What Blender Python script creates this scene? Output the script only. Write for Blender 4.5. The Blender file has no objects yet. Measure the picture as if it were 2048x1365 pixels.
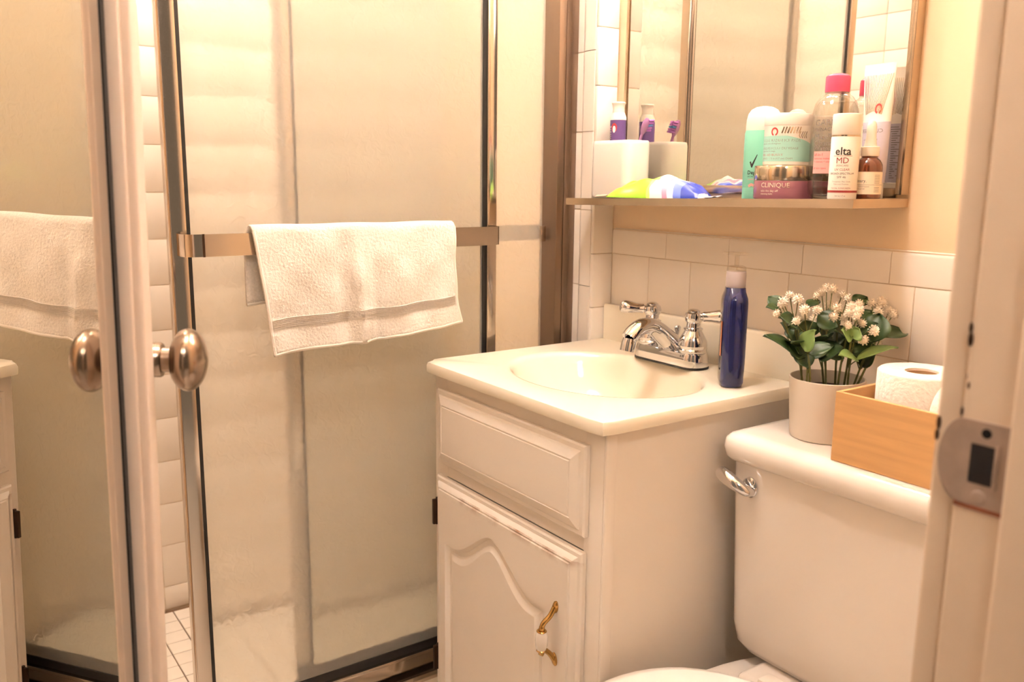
import bpy, bmesh, math, random
from mathutils import Vector, Matrix
random.seed(7)
SC = bpy.context.scene
COL = SC.collection
R = math.radians
# ------------------------------------------------------------------ camera
def cam_basis(yaw, pitch, roll):
    y, p, r = R(yaw), R(pitch), R(roll)
    fw = Vector((math.sin(y)*math.cos(p), math.cos(y)*math.cos(p), math.sin(p)))
    rt = Vector((math.cos(y), -math.sin(y), 0)); up = rt.cross(fw)
    return fw, math.cos(r)*rt + math.sin(r)*up, -math.sin(r)*rt + math.cos(r)*up
CAM = Vector((-1.1956, -1.3437, 1.1219))
FW, RT, UP = cam_basis(35.18, -10.554, 0.613)
cd = bpy.data.cameras.new('camera'); cam = bpy.data.objects.new('camera', cd); COL.objects.link(cam)
cd.sensor_width = 36; cd.lens = 1742.4*36/2048; cd.clip_start = 0.02
cam.matrix_world = Matrix(((RT.x, UP.x, -FW.x, CAM.x), (RT.y, UP.y, -FW.y, CAM.y), (RT.z, UP.z, -FW.z, CAM.z), (0, 0, 0, 1)))
cd.dof.use_dof = True; cd.dof.focus_distance = 1.42; cd.dof.aperture_fstop = 5.6
SC.camera = cam
# ------------------------------------------------------------------ world, exposure
w = bpy.data.worlds.new('hall'); SC.world = w; w.use_nodes = True
w.node_tree.nodes['Background'].inputs[0].default_value = (1.0, .74, .5, 1)
w.node_tree.nodes['Background'].inputs[1].default_value = 0.12
SC.view_settings.view_transform = 'Standard'; SC.view_settings.look = 'None'
SC.view_settings.exposure = 1.0; SC.view_settings.gamma = 1.0; SC.view_settings.use_curve_mapping = False
cy = SC.cycles; cy.use_light_tree = False; cy.max_bounces = 8; cy.diffuse_bounces = 5; cy.glossy_bounces = 4; cy.transmission_bounces = 3; cy.transparent_max_bounces = 8
cy.caustics_reflective = True; cy.blur_glossy = 1.0; cy.caustics_refractive = False; cy.sample_clamp_indirect = 6
LAMP = (1.0, .86, .75)
BULB_POWER = 5.0             # watts of each mirror bulb
HALL_FILL_POWER = 27.0            # watts of the added hall fill lamp behind the camera
CEIL_POWER = 42.0            # watts of the ceiling lamp; the added shower fill lamp has a third
# ------------------------------------------------------------------ materials
def lin(c):
    return tuple(((v/255/12.92) if v/255 <= .04045 else ((v/255+.055)/1.055)**2.4) for v in c) + (1,)
MATS = {}
def mat(name, rgb, rough=.5, metal=0, var=.04, vscale=20, bump=0, bscale=60, trans=0, ior=1.45, coat=0, sss=0, emit=0, alpha=1, detail=3, stretch=None):
    m = bpy.data.materials.new(name); m.use_nodes = True; nt = m.node_tree; b = nt.nodes['Principled BSDF']
    c = lin(rgb)
    tc = nt.nodes.new('ShaderNodeTexCoord'); mp = nt.nodes.new('ShaderNodeMapping'); nt.links.new(tc.outputs['Object'], mp.inputs[0])
    if stretch: mp.inputs['Scale'].default_value = stretch
    n = nt.nodes.new('ShaderNodeTexNoise'); n.inputs['Scale'].default_value = vscale; n.inputs['Detail'].default_value = detail
    nt.links.new(mp.outputs[0], n.inputs['Vector'])
    mx = nt.nodes.new('ShaderNodeMix'); mx.data_type = 'RGBA'
    mx.inputs['A'].default_value = tuple(v*(1-var) for v in c[:3]) + (1,)
    mx.inputs['B'].default_value = tuple(min(1, v*(1+var)) for v in c[:3]) + (1,)
    nt.links.new(n.outputs['Fac'], mx.inputs['Factor']); nt.links.new(mx.outputs['Result'], b.inputs['Base Color'])
    b.inputs['Roughness'].default_value = rough; b.inputs['Metallic'].default_value = metal
    b.inputs['Transmission Weight'].default_value = trans; b.inputs['IOR'].default_value = ior
    b.inputs['Coat Weight'].default_value = coat; b.inputs['Coat Roughness'].default_value = .08
    if sss: b.inputs['Subsurface Weight'].default_value = sss; b.inputs['Subsurface Scale'].default_value = .01
    if emit:
        b.inputs['Emission Color'].default_value = LAMP + (1,); b.inputs['Emission Strength'].default_value = emit
    if bump:
        n2 = nt.nodes.new('ShaderNodeTexNoise'); n2.inputs['Scale'].default_value = bscale; n2.inputs['Detail'].default_value = 4
        nt.links.new(mp.outputs[0], n2.inputs['Vector'])
        bp = nt.nodes.new('ShaderNodeBump'); bp.inputs['Strength'].default_value = bump; bp.inputs['Distance'].default_value = .002
        nt.links.new(n2.outputs['Fac'], bp.inputs['Height']); nt.links.new(bp.outputs[0], b.inputs['Normal'])
    MATS[name] = m; return m
paint = mat('cream wall paint', (234, 209, 176), .55, bump=.12, bscale=90)
ceilp = mat('ceiling paint', (246, 242, 234), .7)
tilem = mat('glazed cream tile', (242, 234, 224), .12, var=.02, vscale=6, coat=.3)
grout = mat('tile grout', (216, 198, 174), .9)
grout_floor = mat('dark floor grout', (120, 96, 74), .9)
floortile = mat('floor mosaic tile', (242, 236, 226), .3, var=.03)
marble = mat('marble sill', (206, 188, 162), .25, var=.35, vscale=22, detail=8)
steel = mat('polished aluminium', (206, 196, 186), .13, 1, var=.03, vscale=8)
jambm = mat('brushed aluminium', (130, 112, 98), .3, 1, var=.05, vscale=30, stretch=(1, 1, .05))
chrome = mat('chrome', (222, 224, 230), .05, 1, var=.02)
nickel = mat('satin nickel', (152, 134, 118), .24, 1, var=.04)
steelw = mat('worn stainless', (196, 180, 160), .24, 1, var=.12, vscale=45, detail=8)
brass = mat('aged brass', (176, 140, 84), .25, 1, var=.3, vscale=90)
rubber = mat('black gasket', (16, 12, 10), .5)
bronze = mat('dark bronze hinge', (58, 40, 28), .4, .7, var=.2)
mirror = mat('mirror silver', (246, 244, 240), .0, 1, var=0)
cabm = mat('white cabinet lacquer', (240, 232, 222), .38, var=.02, bump=.05, bscale=150)
cultm = mat('cream cultured marble', (248, 240, 222), .16, var=.015, vscale=5, coat=.5)
porc = mat('white porcelain', (242, 236, 230), .1, var=.01, coat=.5)
seatm = mat('white seat plastic', (248, 244, 238), .25)
doorp = mat('white door paint', (240, 232, 224), .4, bump=.06, bscale=40)
framep = mat('pale moulding paint', (232, 214, 200), .35)
jambp = mat('aged white trim paint', (206, 186, 164), .45, var=.06, vscale=30, bump=.15, bscale=35)
terry = mat('white terry cloth', (226, 219, 210), .95, var=.16, vscale=300, bump=1.0, bscale=240)
hemm = mat('white cotton hem', (234, 227, 217), .9, var=.03, vscale=200, bump=.4, bscale=900)
bamboo = mat('bamboo', (208, 164, 112), .45, var=.22, vscale=12, stretch=(1, .6, 9), detail=6, bump=.08)
paper = mat('toilet tissue', (250, 244, 236), .95, var=.02, vscale=60, bump=.8, bscale=140)
cardb = mat('cardboard core', (176, 140, 104), .9)
potm = mat('white matte ceramic', (242, 235, 226), .4)
soil = mat('dark moss', (44, 34, 24), 1, var=.4, vscale=120, bump=1)
leafd = mat('dark green leaf', (44, 66, 34), .42, var=.25, vscale=40)
leafl = mat('light green leaf', (112, 138, 76), .45, var=.2, vscale=40)
stemm = mat('green stem', (88, 92, 48), .6, var=.2)
flowm = mat('white blossom', (250, 240, 226), .8, var=.04)
bluel = mat('blue soap liquid', (30, 36, 84), .06, trans=.4, ior=1.2, var=.1, coat=.6)
capg = mat('frosted grey cap', (190, 180, 182), .4)
orange = mat('orange label', (222, 126, 62), .4)
white = mat('white plastic', (246, 240, 230), .3)
mint = mat('mint plastic', (140, 214, 190), .3)
teal = mat('pale teal print', (166, 216, 204), .35)
purple = mat('purple print', (92, 66, 118), .4)
mauve = mat('mauve translucent plastic', (176, 112, 128), .18, trans=.25, coat=.5)
pinkcap = mat('pink cap', (244, 92, 130), .2, trans=.2)
pinklab = mat('pink label', (242, 178, 172), .4)
black = mat('black ink', (24, 20, 22), .5)
grey = mat('grey ink', (120, 112, 108), .5)
red = mat('red ink', (176, 50, 46), .5)
maroon = mat('maroon ink', (136, 34, 34), .5)
silver = mat('silver foil', (214, 200, 180), .15, 1)
amber = mat('amber glass', (104, 48, 18), .08, trans=.35, coat=.6)
labelw = mat('cream paper label', (242, 228, 206), .6)
lilac = mat('lilac print', (206, 200, 216), .35)
brushp = mat('lilac brush plastic', (206, 150, 206), .25, trans=.3)
bristle = mat('violet bristle', (178, 110, 196), .6)
bluebr = mat('blue bristle', (90, 130, 190), .6)
hole_dark = mat('dark hole', (16, 10, 8), 1)  # near-black colour painted in for the shade inside the strike plate holes
strike = mat('paint-smeared strike plate', (150, 130, 116), .5, .35, var=.25, vscale=70)
rust = mat('rust', (112, 58, 34), .8, var=.3, vscale=60)
bulbm = mat('lit globe', (255, 244, 226), .4, emit=60)
bulbm.cycles.emission_sampling = 'NONE'
darktop = mat('speckled dark shelf top', (60, 50, 46), .12, var=.9, vscale=420, detail=2, coat=.6)

def clearmat(name, tint=.97):
    m = bpy.data.materials.new(name); m.use_nodes = True; nt = m.node_tree; nt.nodes.clear()
    o = nt.nodes.new('ShaderNodeOutputMaterial'); t = nt.nodes.new('ShaderNodeBsdfTransparent'); g = nt.nodes.new('ShaderNodeBsdfGlossy')
    f = nt.nodes.new('ShaderNodeLayerWeight'); f.inputs[0].default_value = .35; pw_ = nt.nodes.new('ShaderNodeMath'); pw_.operation = 'MULTIPLY'; pw_.inputs[1].default_value = .45; mx = nt.nodes.new('ShaderNodeMixShader')
    t.inputs[0].default_value = (tint, tint*.99, tint*.97, 1); g.inputs['Roughness'].default_value = .04
    nt.links.new(f.outputs['Facing'], pw_.inputs[0]); nt.links.new(pw_.outputs[0], mx.inputs[0]); nt.links.new(t.outputs[0], mx.inputs[1]); nt.links.new(g.outputs[0], mx.inputs[2]); nt.links.new(mx.outputs[0], o.inputs[0])
    return m
clearp = clearmat('clear plastic'); clearw = clearmat('clear water', .97)

def obscure():
    m = bpy.data.materials.new('hammered obscure glass'); m.use_nodes = True; nt = m.node_tree; nt.nodes.clear(); N = nt.nodes.new; L = nt.links.new
    o = N('ShaderNodeOutputMaterial'); tc = N('ShaderNodeTexCoord')
    n = N('ShaderNodeTexNoise'); n.noise_dimensions = '2D'; n.inputs['Scale'].default_value = 75; n.inputs['Detail'].default_value = 1; n.inputs['Distortion'].default_value = .6
    mp = N('ShaderNodeMapping'); mp.inputs['Rotation'].default_value = (R(90), 0, 0); L(tc.outputs['Object'], mp.inputs[0]); L(mp.outputs[0], n.inputs['Vector'])
    b = N('ShaderNodeBump'); b.inputs['Strength'].default_value = .32; b.inputs['Distance'].default_value = .004; L(n.outputs['Fac'], b.inputs['Height'])
    rf = N('ShaderNodeBsdfRefraction'); rf.inputs['Roughness'].default_value = .19; rf.inputs['IOR'].default_value = 1.15; rf.inputs[0].default_value = (.95, .97, .92, 1)
    tr = N('ShaderNodeBsdfTranslucent'); tr.inputs[0].default_value = (.97, .94, .88, 1)
    df = N('ShaderNodeBsdfDiffuse'); df.inputs[0].default_value = (.98, .93, .85, 1)
    gl = N('ShaderNodeBsdfGlossy'); gl.inputs['Roughness'].default_value = .16
    for s in (rf, tr, gl): L(b.outputs[0], s.inputs['Normal'])
    m1 = N('ShaderNodeMixShader'); m1.inputs[0].default_value = .62; L(tr.outputs[0], m1.inputs[1]); L(df.outputs[0], m1.inputs[2])
    m2 = N('ShaderNodeMixShader'); m2.inputs[0].default_value = .36; L(rf.outputs[0], m2.inputs[1]); L(m1.outputs[0], m2.inputs[2])
    fr = N('ShaderNodeFresnel'); fr.inputs[0].default_value = 1.4; L(b.outputs[0], fr.inputs['Normal'])
    m3 = N('ShaderNodeMixShader'); L(fr.outputs[0], m3.inputs[0]); L(m2.outputs[0], m3.inputs[1]); L(gl.outputs[0], m3.inputs[2])
    L(m3.outputs[0], o.inputs[0]); return m
glassm = obscure()

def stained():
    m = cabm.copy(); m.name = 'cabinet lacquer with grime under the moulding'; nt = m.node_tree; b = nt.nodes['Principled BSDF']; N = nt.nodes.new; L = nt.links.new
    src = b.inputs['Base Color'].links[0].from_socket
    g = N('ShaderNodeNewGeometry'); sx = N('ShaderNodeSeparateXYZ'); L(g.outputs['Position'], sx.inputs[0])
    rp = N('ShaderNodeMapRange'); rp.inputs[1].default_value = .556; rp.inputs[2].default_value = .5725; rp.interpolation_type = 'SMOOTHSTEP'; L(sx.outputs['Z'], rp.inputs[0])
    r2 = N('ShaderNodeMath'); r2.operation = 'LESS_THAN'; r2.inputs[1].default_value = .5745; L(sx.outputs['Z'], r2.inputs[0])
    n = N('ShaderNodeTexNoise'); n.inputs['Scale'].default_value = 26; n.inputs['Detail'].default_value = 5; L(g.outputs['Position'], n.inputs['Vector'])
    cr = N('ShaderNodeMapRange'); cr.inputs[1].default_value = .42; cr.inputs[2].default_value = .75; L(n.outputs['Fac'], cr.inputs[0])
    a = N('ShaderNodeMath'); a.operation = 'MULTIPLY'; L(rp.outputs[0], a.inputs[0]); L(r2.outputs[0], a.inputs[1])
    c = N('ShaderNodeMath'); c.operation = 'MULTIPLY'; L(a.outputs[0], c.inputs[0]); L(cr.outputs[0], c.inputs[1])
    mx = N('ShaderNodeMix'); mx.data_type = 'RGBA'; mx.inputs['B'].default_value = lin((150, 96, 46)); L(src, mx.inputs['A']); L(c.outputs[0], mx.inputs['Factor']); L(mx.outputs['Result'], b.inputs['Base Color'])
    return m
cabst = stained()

def wipes_mat():
    m = mat('printed wipes film', (150, 215, 60), .28, bump=.5, bscale=30); nt = m.node_tree; b = nt.nodes['Principled BSDF']; N = nt.nodes.new; L = nt.links.new
    tc = N('ShaderNodeTexCoord'); sx = N('ShaderNodeSeparateXYZ'); n = N('ShaderNodeTexNoise'); n.inputs['Scale'].default_value = 14
    L(tc.outputs['Object'], n.inputs['Vector']); L(tc.outputs['Object'], sx.inputs[0])
    a = N('ShaderNodeMath'); a.operation = 'MULTIPLY_ADD'; a.inputs[1].default_value = .03; L(n.outputs['Fac'], a.inputs[0]); L(sx.outputs['X'], a.inputs[2])
    y = N('ShaderNodeMath'); y.operation = 'MULTIPLY_ADD'; y.inputs[1].default_value = .25; L(sx.outputs['Y'], y.inputs[0]); L(a.outputs[0], y.inputs[2])
    mr = N('ShaderNodeMapRange'); mr.inputs[1].default_value = -.09; mr.inputs[2].default_value = .11; L(y.outputs[0], mr.inputs[0])
    cr = N('ShaderNodeValToRGB'); cr.color_ramp.interpolation = 'CONSTANT'; e = cr.color_ramp.elements
    e[0].position = 0; e[0].color = lin((238, 226, 206)); e[1].position = .1; e[1].color = lin((150, 214, 58))
    for p, c in ((.5, (196, 232, 120)), (.53, (244, 236, 240)), (.66, (236, 150, 180)), (.70, (240, 236, 248)), (.745, (96, 120, 206)), (.8, (28, 52, 156)), (.95, (226, 220, 226))):
        k = e.new(p); k.color = lin(c)
    L(mr.outputs[0], cr.inputs[0]); L(cr.outputs[0], b.inputs['Base Color']); return m
wipesm = wipes_mat()

# ------------------------------------------------------------------ geometry helpers: geo = (verts, faces)
def cat(*gs):
    V, F = [], []
    for g in gs:
        o = len(V); V += list(g[0]); F += [tuple(i+o for i in f) for f in g[1]]
    return V, F
def xf(g, M): return [tuple(M @ Vector(v)) for v in g[0]], g[1]
def from_bm(bm):
    bm.verts.index_update(); r = [tuple(v.co) for v in bm.verts], [tuple(v.index for v in f.verts) for f in bm.faces]; bm.free(); return r
def g_box(lo, hi, bev=0, seg=2):
    bm = bmesh.new(); bmesh.ops.create_cube(bm, size=1)
    for v in bm.verts: v.co = Vector((lo[i] + (v.co[i]+.5)*(hi[i]-lo[i]) for i in range(3)))
    if bev: bmesh.ops.bevel(bm, geom=bm.edges[:] + bm.verts[:], offset=bev, segments=seg, profile=.5, affect='EDGES')
    return from_bm(bm)
def g_loft(loops, cap0=True, cap1=True, closed=True):
    n = len(loops[0]); V = [tuple(p) for l in loops for p in l]; F = []
    for k in range(len(loops)-1):
        for i in range(n if closed else n-1):
            j = (i+1) % n; F.append((k*n+i, k*n+j, (k+1)*n+j, (k+1)*n+i))
    if cap0: F.append(tuple(range(n-1, -1, -1)))
    if cap1: F.append(tuple(range((len(loops)-1)*n, len(loops)*n)))
    return V, F
def g_lathe(prof, c=(0, 0, 0), seg=32, sx=1, sy=1, cap0=True, cap1=True):
    return g_loft([[(c[0]+r*sx*math.cos(2*math.pi*i/seg), c[1]+r*sy*math.sin(2*math.pi*i/seg), c[2]+z) for i in range(seg)] for r, z in prof], cap0, cap1)
def g_tube(pts, rad, seg=10, caps=True):
    pts = [Vector(p) for p in pts]; n = len(pts)
    if not hasattr(rad, '__len__'): rad = [rad]*n
    T = [(pts[min(i+1, n-1)] - pts[max(i-1, 0)]).normalized() for i in range(n)]
    a = Vector((0, 0, 1)) if abs(T[0].z) < .9 else Vector((1, 0, 0)); u = T[0].cross(a).normalized(); loops = []
    for i in range(n):
        u = (u - T[i]*u.dot(T[i])).normalized(); v = T[i].cross(u)
        loops.append([pts[i] + rad[i]*(math.cos(t)*u + math.sin(t)*v) for t in (2*math.pi*k/seg for k in range(seg))])
    return g_loft(loops, caps, caps)
def bez(p0, p1, p2, n=8): 
    p0, p1, p2 = map(Vector, (p0, p1, p2)); return [(1-t)**2*p0 + 2*t*(1-t)*p1 + t*t*p2 for t in (i/n for i in range(n+1))]
def spline(pts, n=6):
    P = [Vector(p) for p in pts]; out = []
    for i in range(len(P)-1):
        a, b, c, d = P[max(i-1, 0)], P[i], P[i+1], P[min(i+2, len(P)-1)]
        for k in range(n):
            t = k/n; out.append(.5*((2*b) + (c-a)*t + (2*a-5*b+4*c-d)*t*t + (3*b-a-3*c+d)*t**3))
    return out + [P[-1]]
def rrect(x0, x1, y0, y1, r, n=5, z=0):
    out = []
    for cx, cy, a in ((x1-r, y1-r, 0), (x0+r, y1-r, 90), (x0+r, y0+r, 180), (x1-r, y0+r, 270)):
        for k in range(n+1):
            t = R(a + 90*k/n); out.append((cx+r*math.cos(t), cy+r*math.sin(t), z))
    return out
def g_sphere(c, r, seg=16, rings=8, s=(1, 1, 1)):
    loops = [[(c[0]+r*s[0]*math.sin(a)*math.cos(2*math.pi*i/seg), c[1]+r*s[1]*math.sin(a)*math.sin(2*math.pi*i/seg), c[2]-r*s[2]*math.cos(a)) for i in range(seg)] for a in (.02+(math.pi-.04)*k/rings for k in range(rings+1))]
    return g_loft(loops)
def fan(V): return V, [tuple(range(len(V)))]
# ------------------------------------------------------------------ object helpers
PM = {}
def mesh_of(name, geo, m, smooth=True, angle=38):
    me = bpy.data.meshes.new(name); me.from_pydata([tuple(v) for v in geo[0]], [], geo[1]); me.update()
    bm = bmesh.new(); bm.from_mesh(me); bmesh.ops.recalc_face_normals(bm, faces=bm.faces); bm.to_mesh(me); bm.free()
    if smooth:
        me.polygons.foreach_set('use_smooth', [True]*len(me.polygons)); me.set_sharp_from_angle(angle=R(angle))
    if m: me.materials.append(m)
    return me
def tag(o, label=None, cat_=None, group=None, kind=None):
    if label: o['label'] = label
    if cat_: o['category'] = cat_
    if group: o['group'] = group
    if kind: o['kind'] = kind
    return o
def thing(name, label=None, cat_=None, loc=(0, 0, 0), M=None, group=None, kind=None):
    o = bpy.data.objects.new(name, None); COL.objects.link(o); o.empty_display_size = .03
    M = M if M is not None else Matrix.Translation(loc); o.matrix_world = M; PM[o.name] = M.copy()
    return tag(o, label, cat_, group, kind)
def add(name, geo, m, parent=None, smooth=True, angle=38, origin=None, local=False, label=None):
    """one mesh object; geo in world coordinates unless local"""
    if parent is not None:
        M = PM[parent.name]
        if not local: geo = xf(geo, M.inverted())
        o = bpy.data.objects.new(name, mesh_of(name, geo, m, smooth, angle)); COL.objects.link(o); o.parent = parent; PM[o.name] = M.copy()
    else:
        M = Matrix.Translation(origin) if origin else Matrix.Identity(4)
        geo = xf(geo, M.inverted())
        o = bpy.data.objects.new(name, mesh_of(name, geo, m, smooth, angle)); COL.objects.link(o); o.matrix_world = M; PM[o.name] = M.copy()
    if label: o['label'] = label
    return o
def inst(name, me, parent, loc, rot=None, scale=None):
    o = bpy.data.objects.new(name, me); COL.objects.link(o); o.parent = parent; o.location = loc
    if rot: o.rotation_euler = rot
    if scale: o.scale = scale
    return o
_txt = {}
def g_text(s, size, fmap, align='CENTER', bold=0):
    """flat lettering, each vertex (u, v) carried to the surface by fmap"""
    key = (s, size, align, bold)
    if key not in _txt:
        cu = bpy.data.curves.new('t', 'FONT'); cu.body = s; cu.size = size; cu.align_x = align; cu.resolution_u = 2; cu.offset = bold
        o = bpy.data.objects.new('t', cu); COL.objects.link(o); bpy.context.view_layer.update()
        dg = bpy.context.evaluated_depsgraph_get(); me = o.evaluated_get(dg).to_mesh()
        _txt[key] = ([tuple(v.co) for v in me.vertices], [tuple(p.vertices) for p in me.polygons])
        o.evaluated_get(dg).to_mesh_clear(); bpy.data.objects.remove(o); bpy.data.curves.remove(cu)
    V, F = _txt[key]
    return [fmap(v[0], v[1]) for v in V], F
def cylmap(c, r, ang, sx=1, sy=1, rot=0, eps=.0003):
    def f(u, v):
        a = ang + u/r; x = (r+eps)*sx*math.cos(a); y = (r+eps)*sy*math.sin(a)
        return (c[0]+x*math.cos(rot)-y*math.sin(rot), c[1]+x*math.sin(rot)+y*math.cos(rot), c[2]+v)
    return f
def g_patch(fmap, u0, u1, v0, v1, nu=16, nv=1, top=None):
    V = []; F = []
    for j in range(nv+1):
        for i in range(nu+1):
            u = u0+(u1-u0)*i/nu; hi = top(i/nu) if top else v1; V.append(fmap(u, v0+(hi-v0)*j/nv))
    for j in range(nv):
        for i in range(nu): a = j*(nu+1)+i; F.append((a, a+1, a+nu+2, a+nu+1))
    return V, F
def g_strip(pts, w, fmap):
    """printed line of width w through 2d points"""
    V = []; F = []; n = len(pts)
    for i, p in enumerate(pts):
        a = pts[max(i-1, 0)]; b = pts[min(i+1, n-1)]; dx, dy = b[0]-a[0], b[1]-a[1]; l = math.hypot(dx, dy) or 1
        V.append(fmap(p[0]-dy/l*w/2, p[1]+dx/l*w/2)); V.append(fmap(p[0]+dy/l*w/2, p[1]-dx/l*w/2))
    for i in range(n-1): F.append((2*i, 2*i+1, 2*i+3, 2*i+2))
    return V, F
# ================================================================== the room
XL, YB, YF, ZT = -1.33, .834, -1.03, 2.35      # left wall, shower back wall, door wall, ceiling
g, G = .1095, .154                              # 4 1/4 in tile and 6 in trim pitch
def struct(name, geo, m, **k): return tag(add(name, geo, m, smooth=False, **k), kind='structure')
floor = struct('floor', g_box((XL-.1, -2.6, -.05), (.15, .14, 0)), floortile)
ceiling = struct('ceiling', g_box((XL-.1, YF-.12, ZT), (.15, YB+.1, ZT+.05)), ceilp)
wall_left = struct('wall_left', g_box((XL-.1, YF-.12, 0), (XL-.006, YB+.1, ZT)), paint)
wall_back = struct('wall_back', g_box((XL-.1, YB+.0015, 0), (.15, YB+.1, ZT)), grout)
wall_right = struct('wall_right', g_box((.008, YF-.12, 0), (.15, YB+.1, ZT)), paint)
wall_shower_end = struct('wall_shower_end', g_box((-.0425, .0085, 0), (.0079, YB+.001, ZT)), paint)
wall_front = struct('wall_front', cat(g_box((-.575, YF-.11, 0), (.007, YF-.012, ZT)), g_box((XL-.0055, YF-.11, 2.06), (-.575, YF-.012, ZT)), g_box((XL-.0055, YF-.11, 0), (-1.325, YF-.012, 2.06))), paint)
# ---- wainscot on the right wall: cap course and square tiles
add('grout', g_box((.0015, YF-.011, 0), (.0079, .0045, .9745+.05)), grout, wall_right, smooth=False)
def tile_m(name, dx, dy, dz, bev=.0014): return mesh_of(name, g_box((-dx/2, -dy/2, -dz/2), (dx/2, dy/2, dz/2), bev, 2), tilem)
gap = .0013
def tiles(parent, axis, u0, u1, uj, pitch, rows, depth0, depth1, name='tile'):
    """rectangular tiles in a plane; axis 'X' plane faces -X (u is Y), axis 'Y' plane faces -Y (u is X)"""
    cache = {}
    js = []; k0 = math.floor((u0-uj)/pitch)
    e = uj + k0*pitch
    edges = [u0]
    while e < u1:
        if e > u0+.004: edges.append(e)
        e += pitch
    if u1-edges[-1] < .006: edges.pop()
    edges.append(u1)
    for z0, z1 in rows:
        for a, b in zip(edges, edges[1:]):
            key = (round(b-a, 4), round(z1-z0, 4))
            if key not in cache:
                d = depth1-depth0
                cache[key] = tile_m(name, d, b-a-gap, z1-z0-gap) if axis == 'X' else tile_m(name, b-a-gap, d, z1-z0-gap)
            c = (depth0+depth1)/2
            inst(name, cache[key], parent, (c, (a+b)/2, (z0+z1)/2) if axis == 'X' else ((a+b)/2, c, (z0+z1)/2))
tiles(wall_right, 'X', YF, 0, -.1077, g, [(.9744-(k+1)*g, .9744-k*g) for k in range(4)], 0, .0079)
# cap course with a rounded top edge
capg_ = g_loft([[(x, y, z) for x, z in ((.0079, -.0251), (0.0005, -.0251), (0, -.0245), (0, .018), (.0012, .022), (.0035, .0246), (.0079, .0256))] for y in (-(G-gap)/2, (G-gap)/2)], True, True)
capm = mesh_of('cap_tile', capg_, tilem)
for k in range(-1, 7):
    y0 = -.1527 - k*G; y1 = y0 + G
    a, b = max(y0, YF), min(y1, 0)
    if b-a > .004:
        inst('cap_tile', capm, wall_right, (0, (a+b)/2, 1.0), scale=(1, (b-a-gap)/(G-gap), 1))
# ---- end of the shower side wall: return face, bullnose trim and the strip inside the trim
add('grout', cat(g_box((-.0440, .0015, .02), (.0005, .0084, 2.0)), g_box((-.0440, .0015, .02), (-.0426, .12, 2.0))), grout, wall_shower_end, smooth=False)
tiles(wall_shower_end, 'Y', -.0515, .0012, .0012-g, g, [(1.4124-(k+1)*g, 1.4124-k*g) for k in range(-5, 9)], 0, .0084)
def bull(dz):
    prof = [(-.0440, .0086), (-.0523, .0086), (-.0523, .037)]
    for k in range(1, 7):
        t = R(90*k/6); prof.append((-.0523+.0085*(1-math.cos(t)), .037+.011*math.sin(t)))
    return mesh_of('bullnose_tile', g_loft([[(x, y, z) for x, y in prof] for z in (-dz/2, dz/2)]), tilem)
bm_ = bull(G-gap)
for k in range(-4, 9):
    z1 = 1.37 - k*G
    if z1 < .5: continue
    inst('bullnose_tile', bm_, wall_shower_end, (0, 0, z1-G/2))
tiles(wall_shower_end, 'X', .049, .158, .158, g, [(1.37-(k+1)*G, 1.37-k*G) for k in range(-4, 6)], -.0470, -.0427)
# ---- shower back and left wall tiles
rows = [(max(.035, 1.4101-(k+1)*g), 1.4101-k*g) for k in range(-5, 13)]
tiles(wall_back, 'Y', XL+.001, -.0430, -.728, g, rows, YB, YB+.0075)
add('grout', g_box((XL-.0058, .08, .02), (XL-.0045, YB, 1.97)), grout, wall_left, smooth=False)
tiles(wall_left, 'X', .09, YB-.001, .1776, g, rows, XL-.0046, XL+.001)
# ---- shower pan with mosaic tiles
pan = struct('floor_shower', g_box((XL-.004, .142, -.04), (-.0427, YB+.001, .0305)), grout_floor)
ft = mesh_of('mosaic_tile', g_box((-.0254, -.0254, -.002), (.0254, .0254, .002), .0008, 1), floortile)
cells = []
for i in range(-12, 13):
    for j in range(0, 14):
        x, y = -.741 + i*.0535, .7925 - j*.0527
        if XL+.03 < x < -.07 and y > .165: cells.append((abs(x+.72)+.3*abs(y-.7), x, y))
cells.sort()
for _, x, y in cells[:290]: inst('mosaic_tile', ft, pan, (x, y, .0315))
if len(cells) > 290:
    tag(add('mosaic_tile_field', cat(*[g_box((x-.0254, y-.0254, .0295), (x+.0254, y+.0254, .0335)) for _, x, y in cells[290:]]), floortile, pan, smooth=False), kind='stuff')
curb = struct('curb_shower', g_box((XL-.0035, .032, .0005), (-.0445, .1415, .134), .004), marble)
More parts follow.
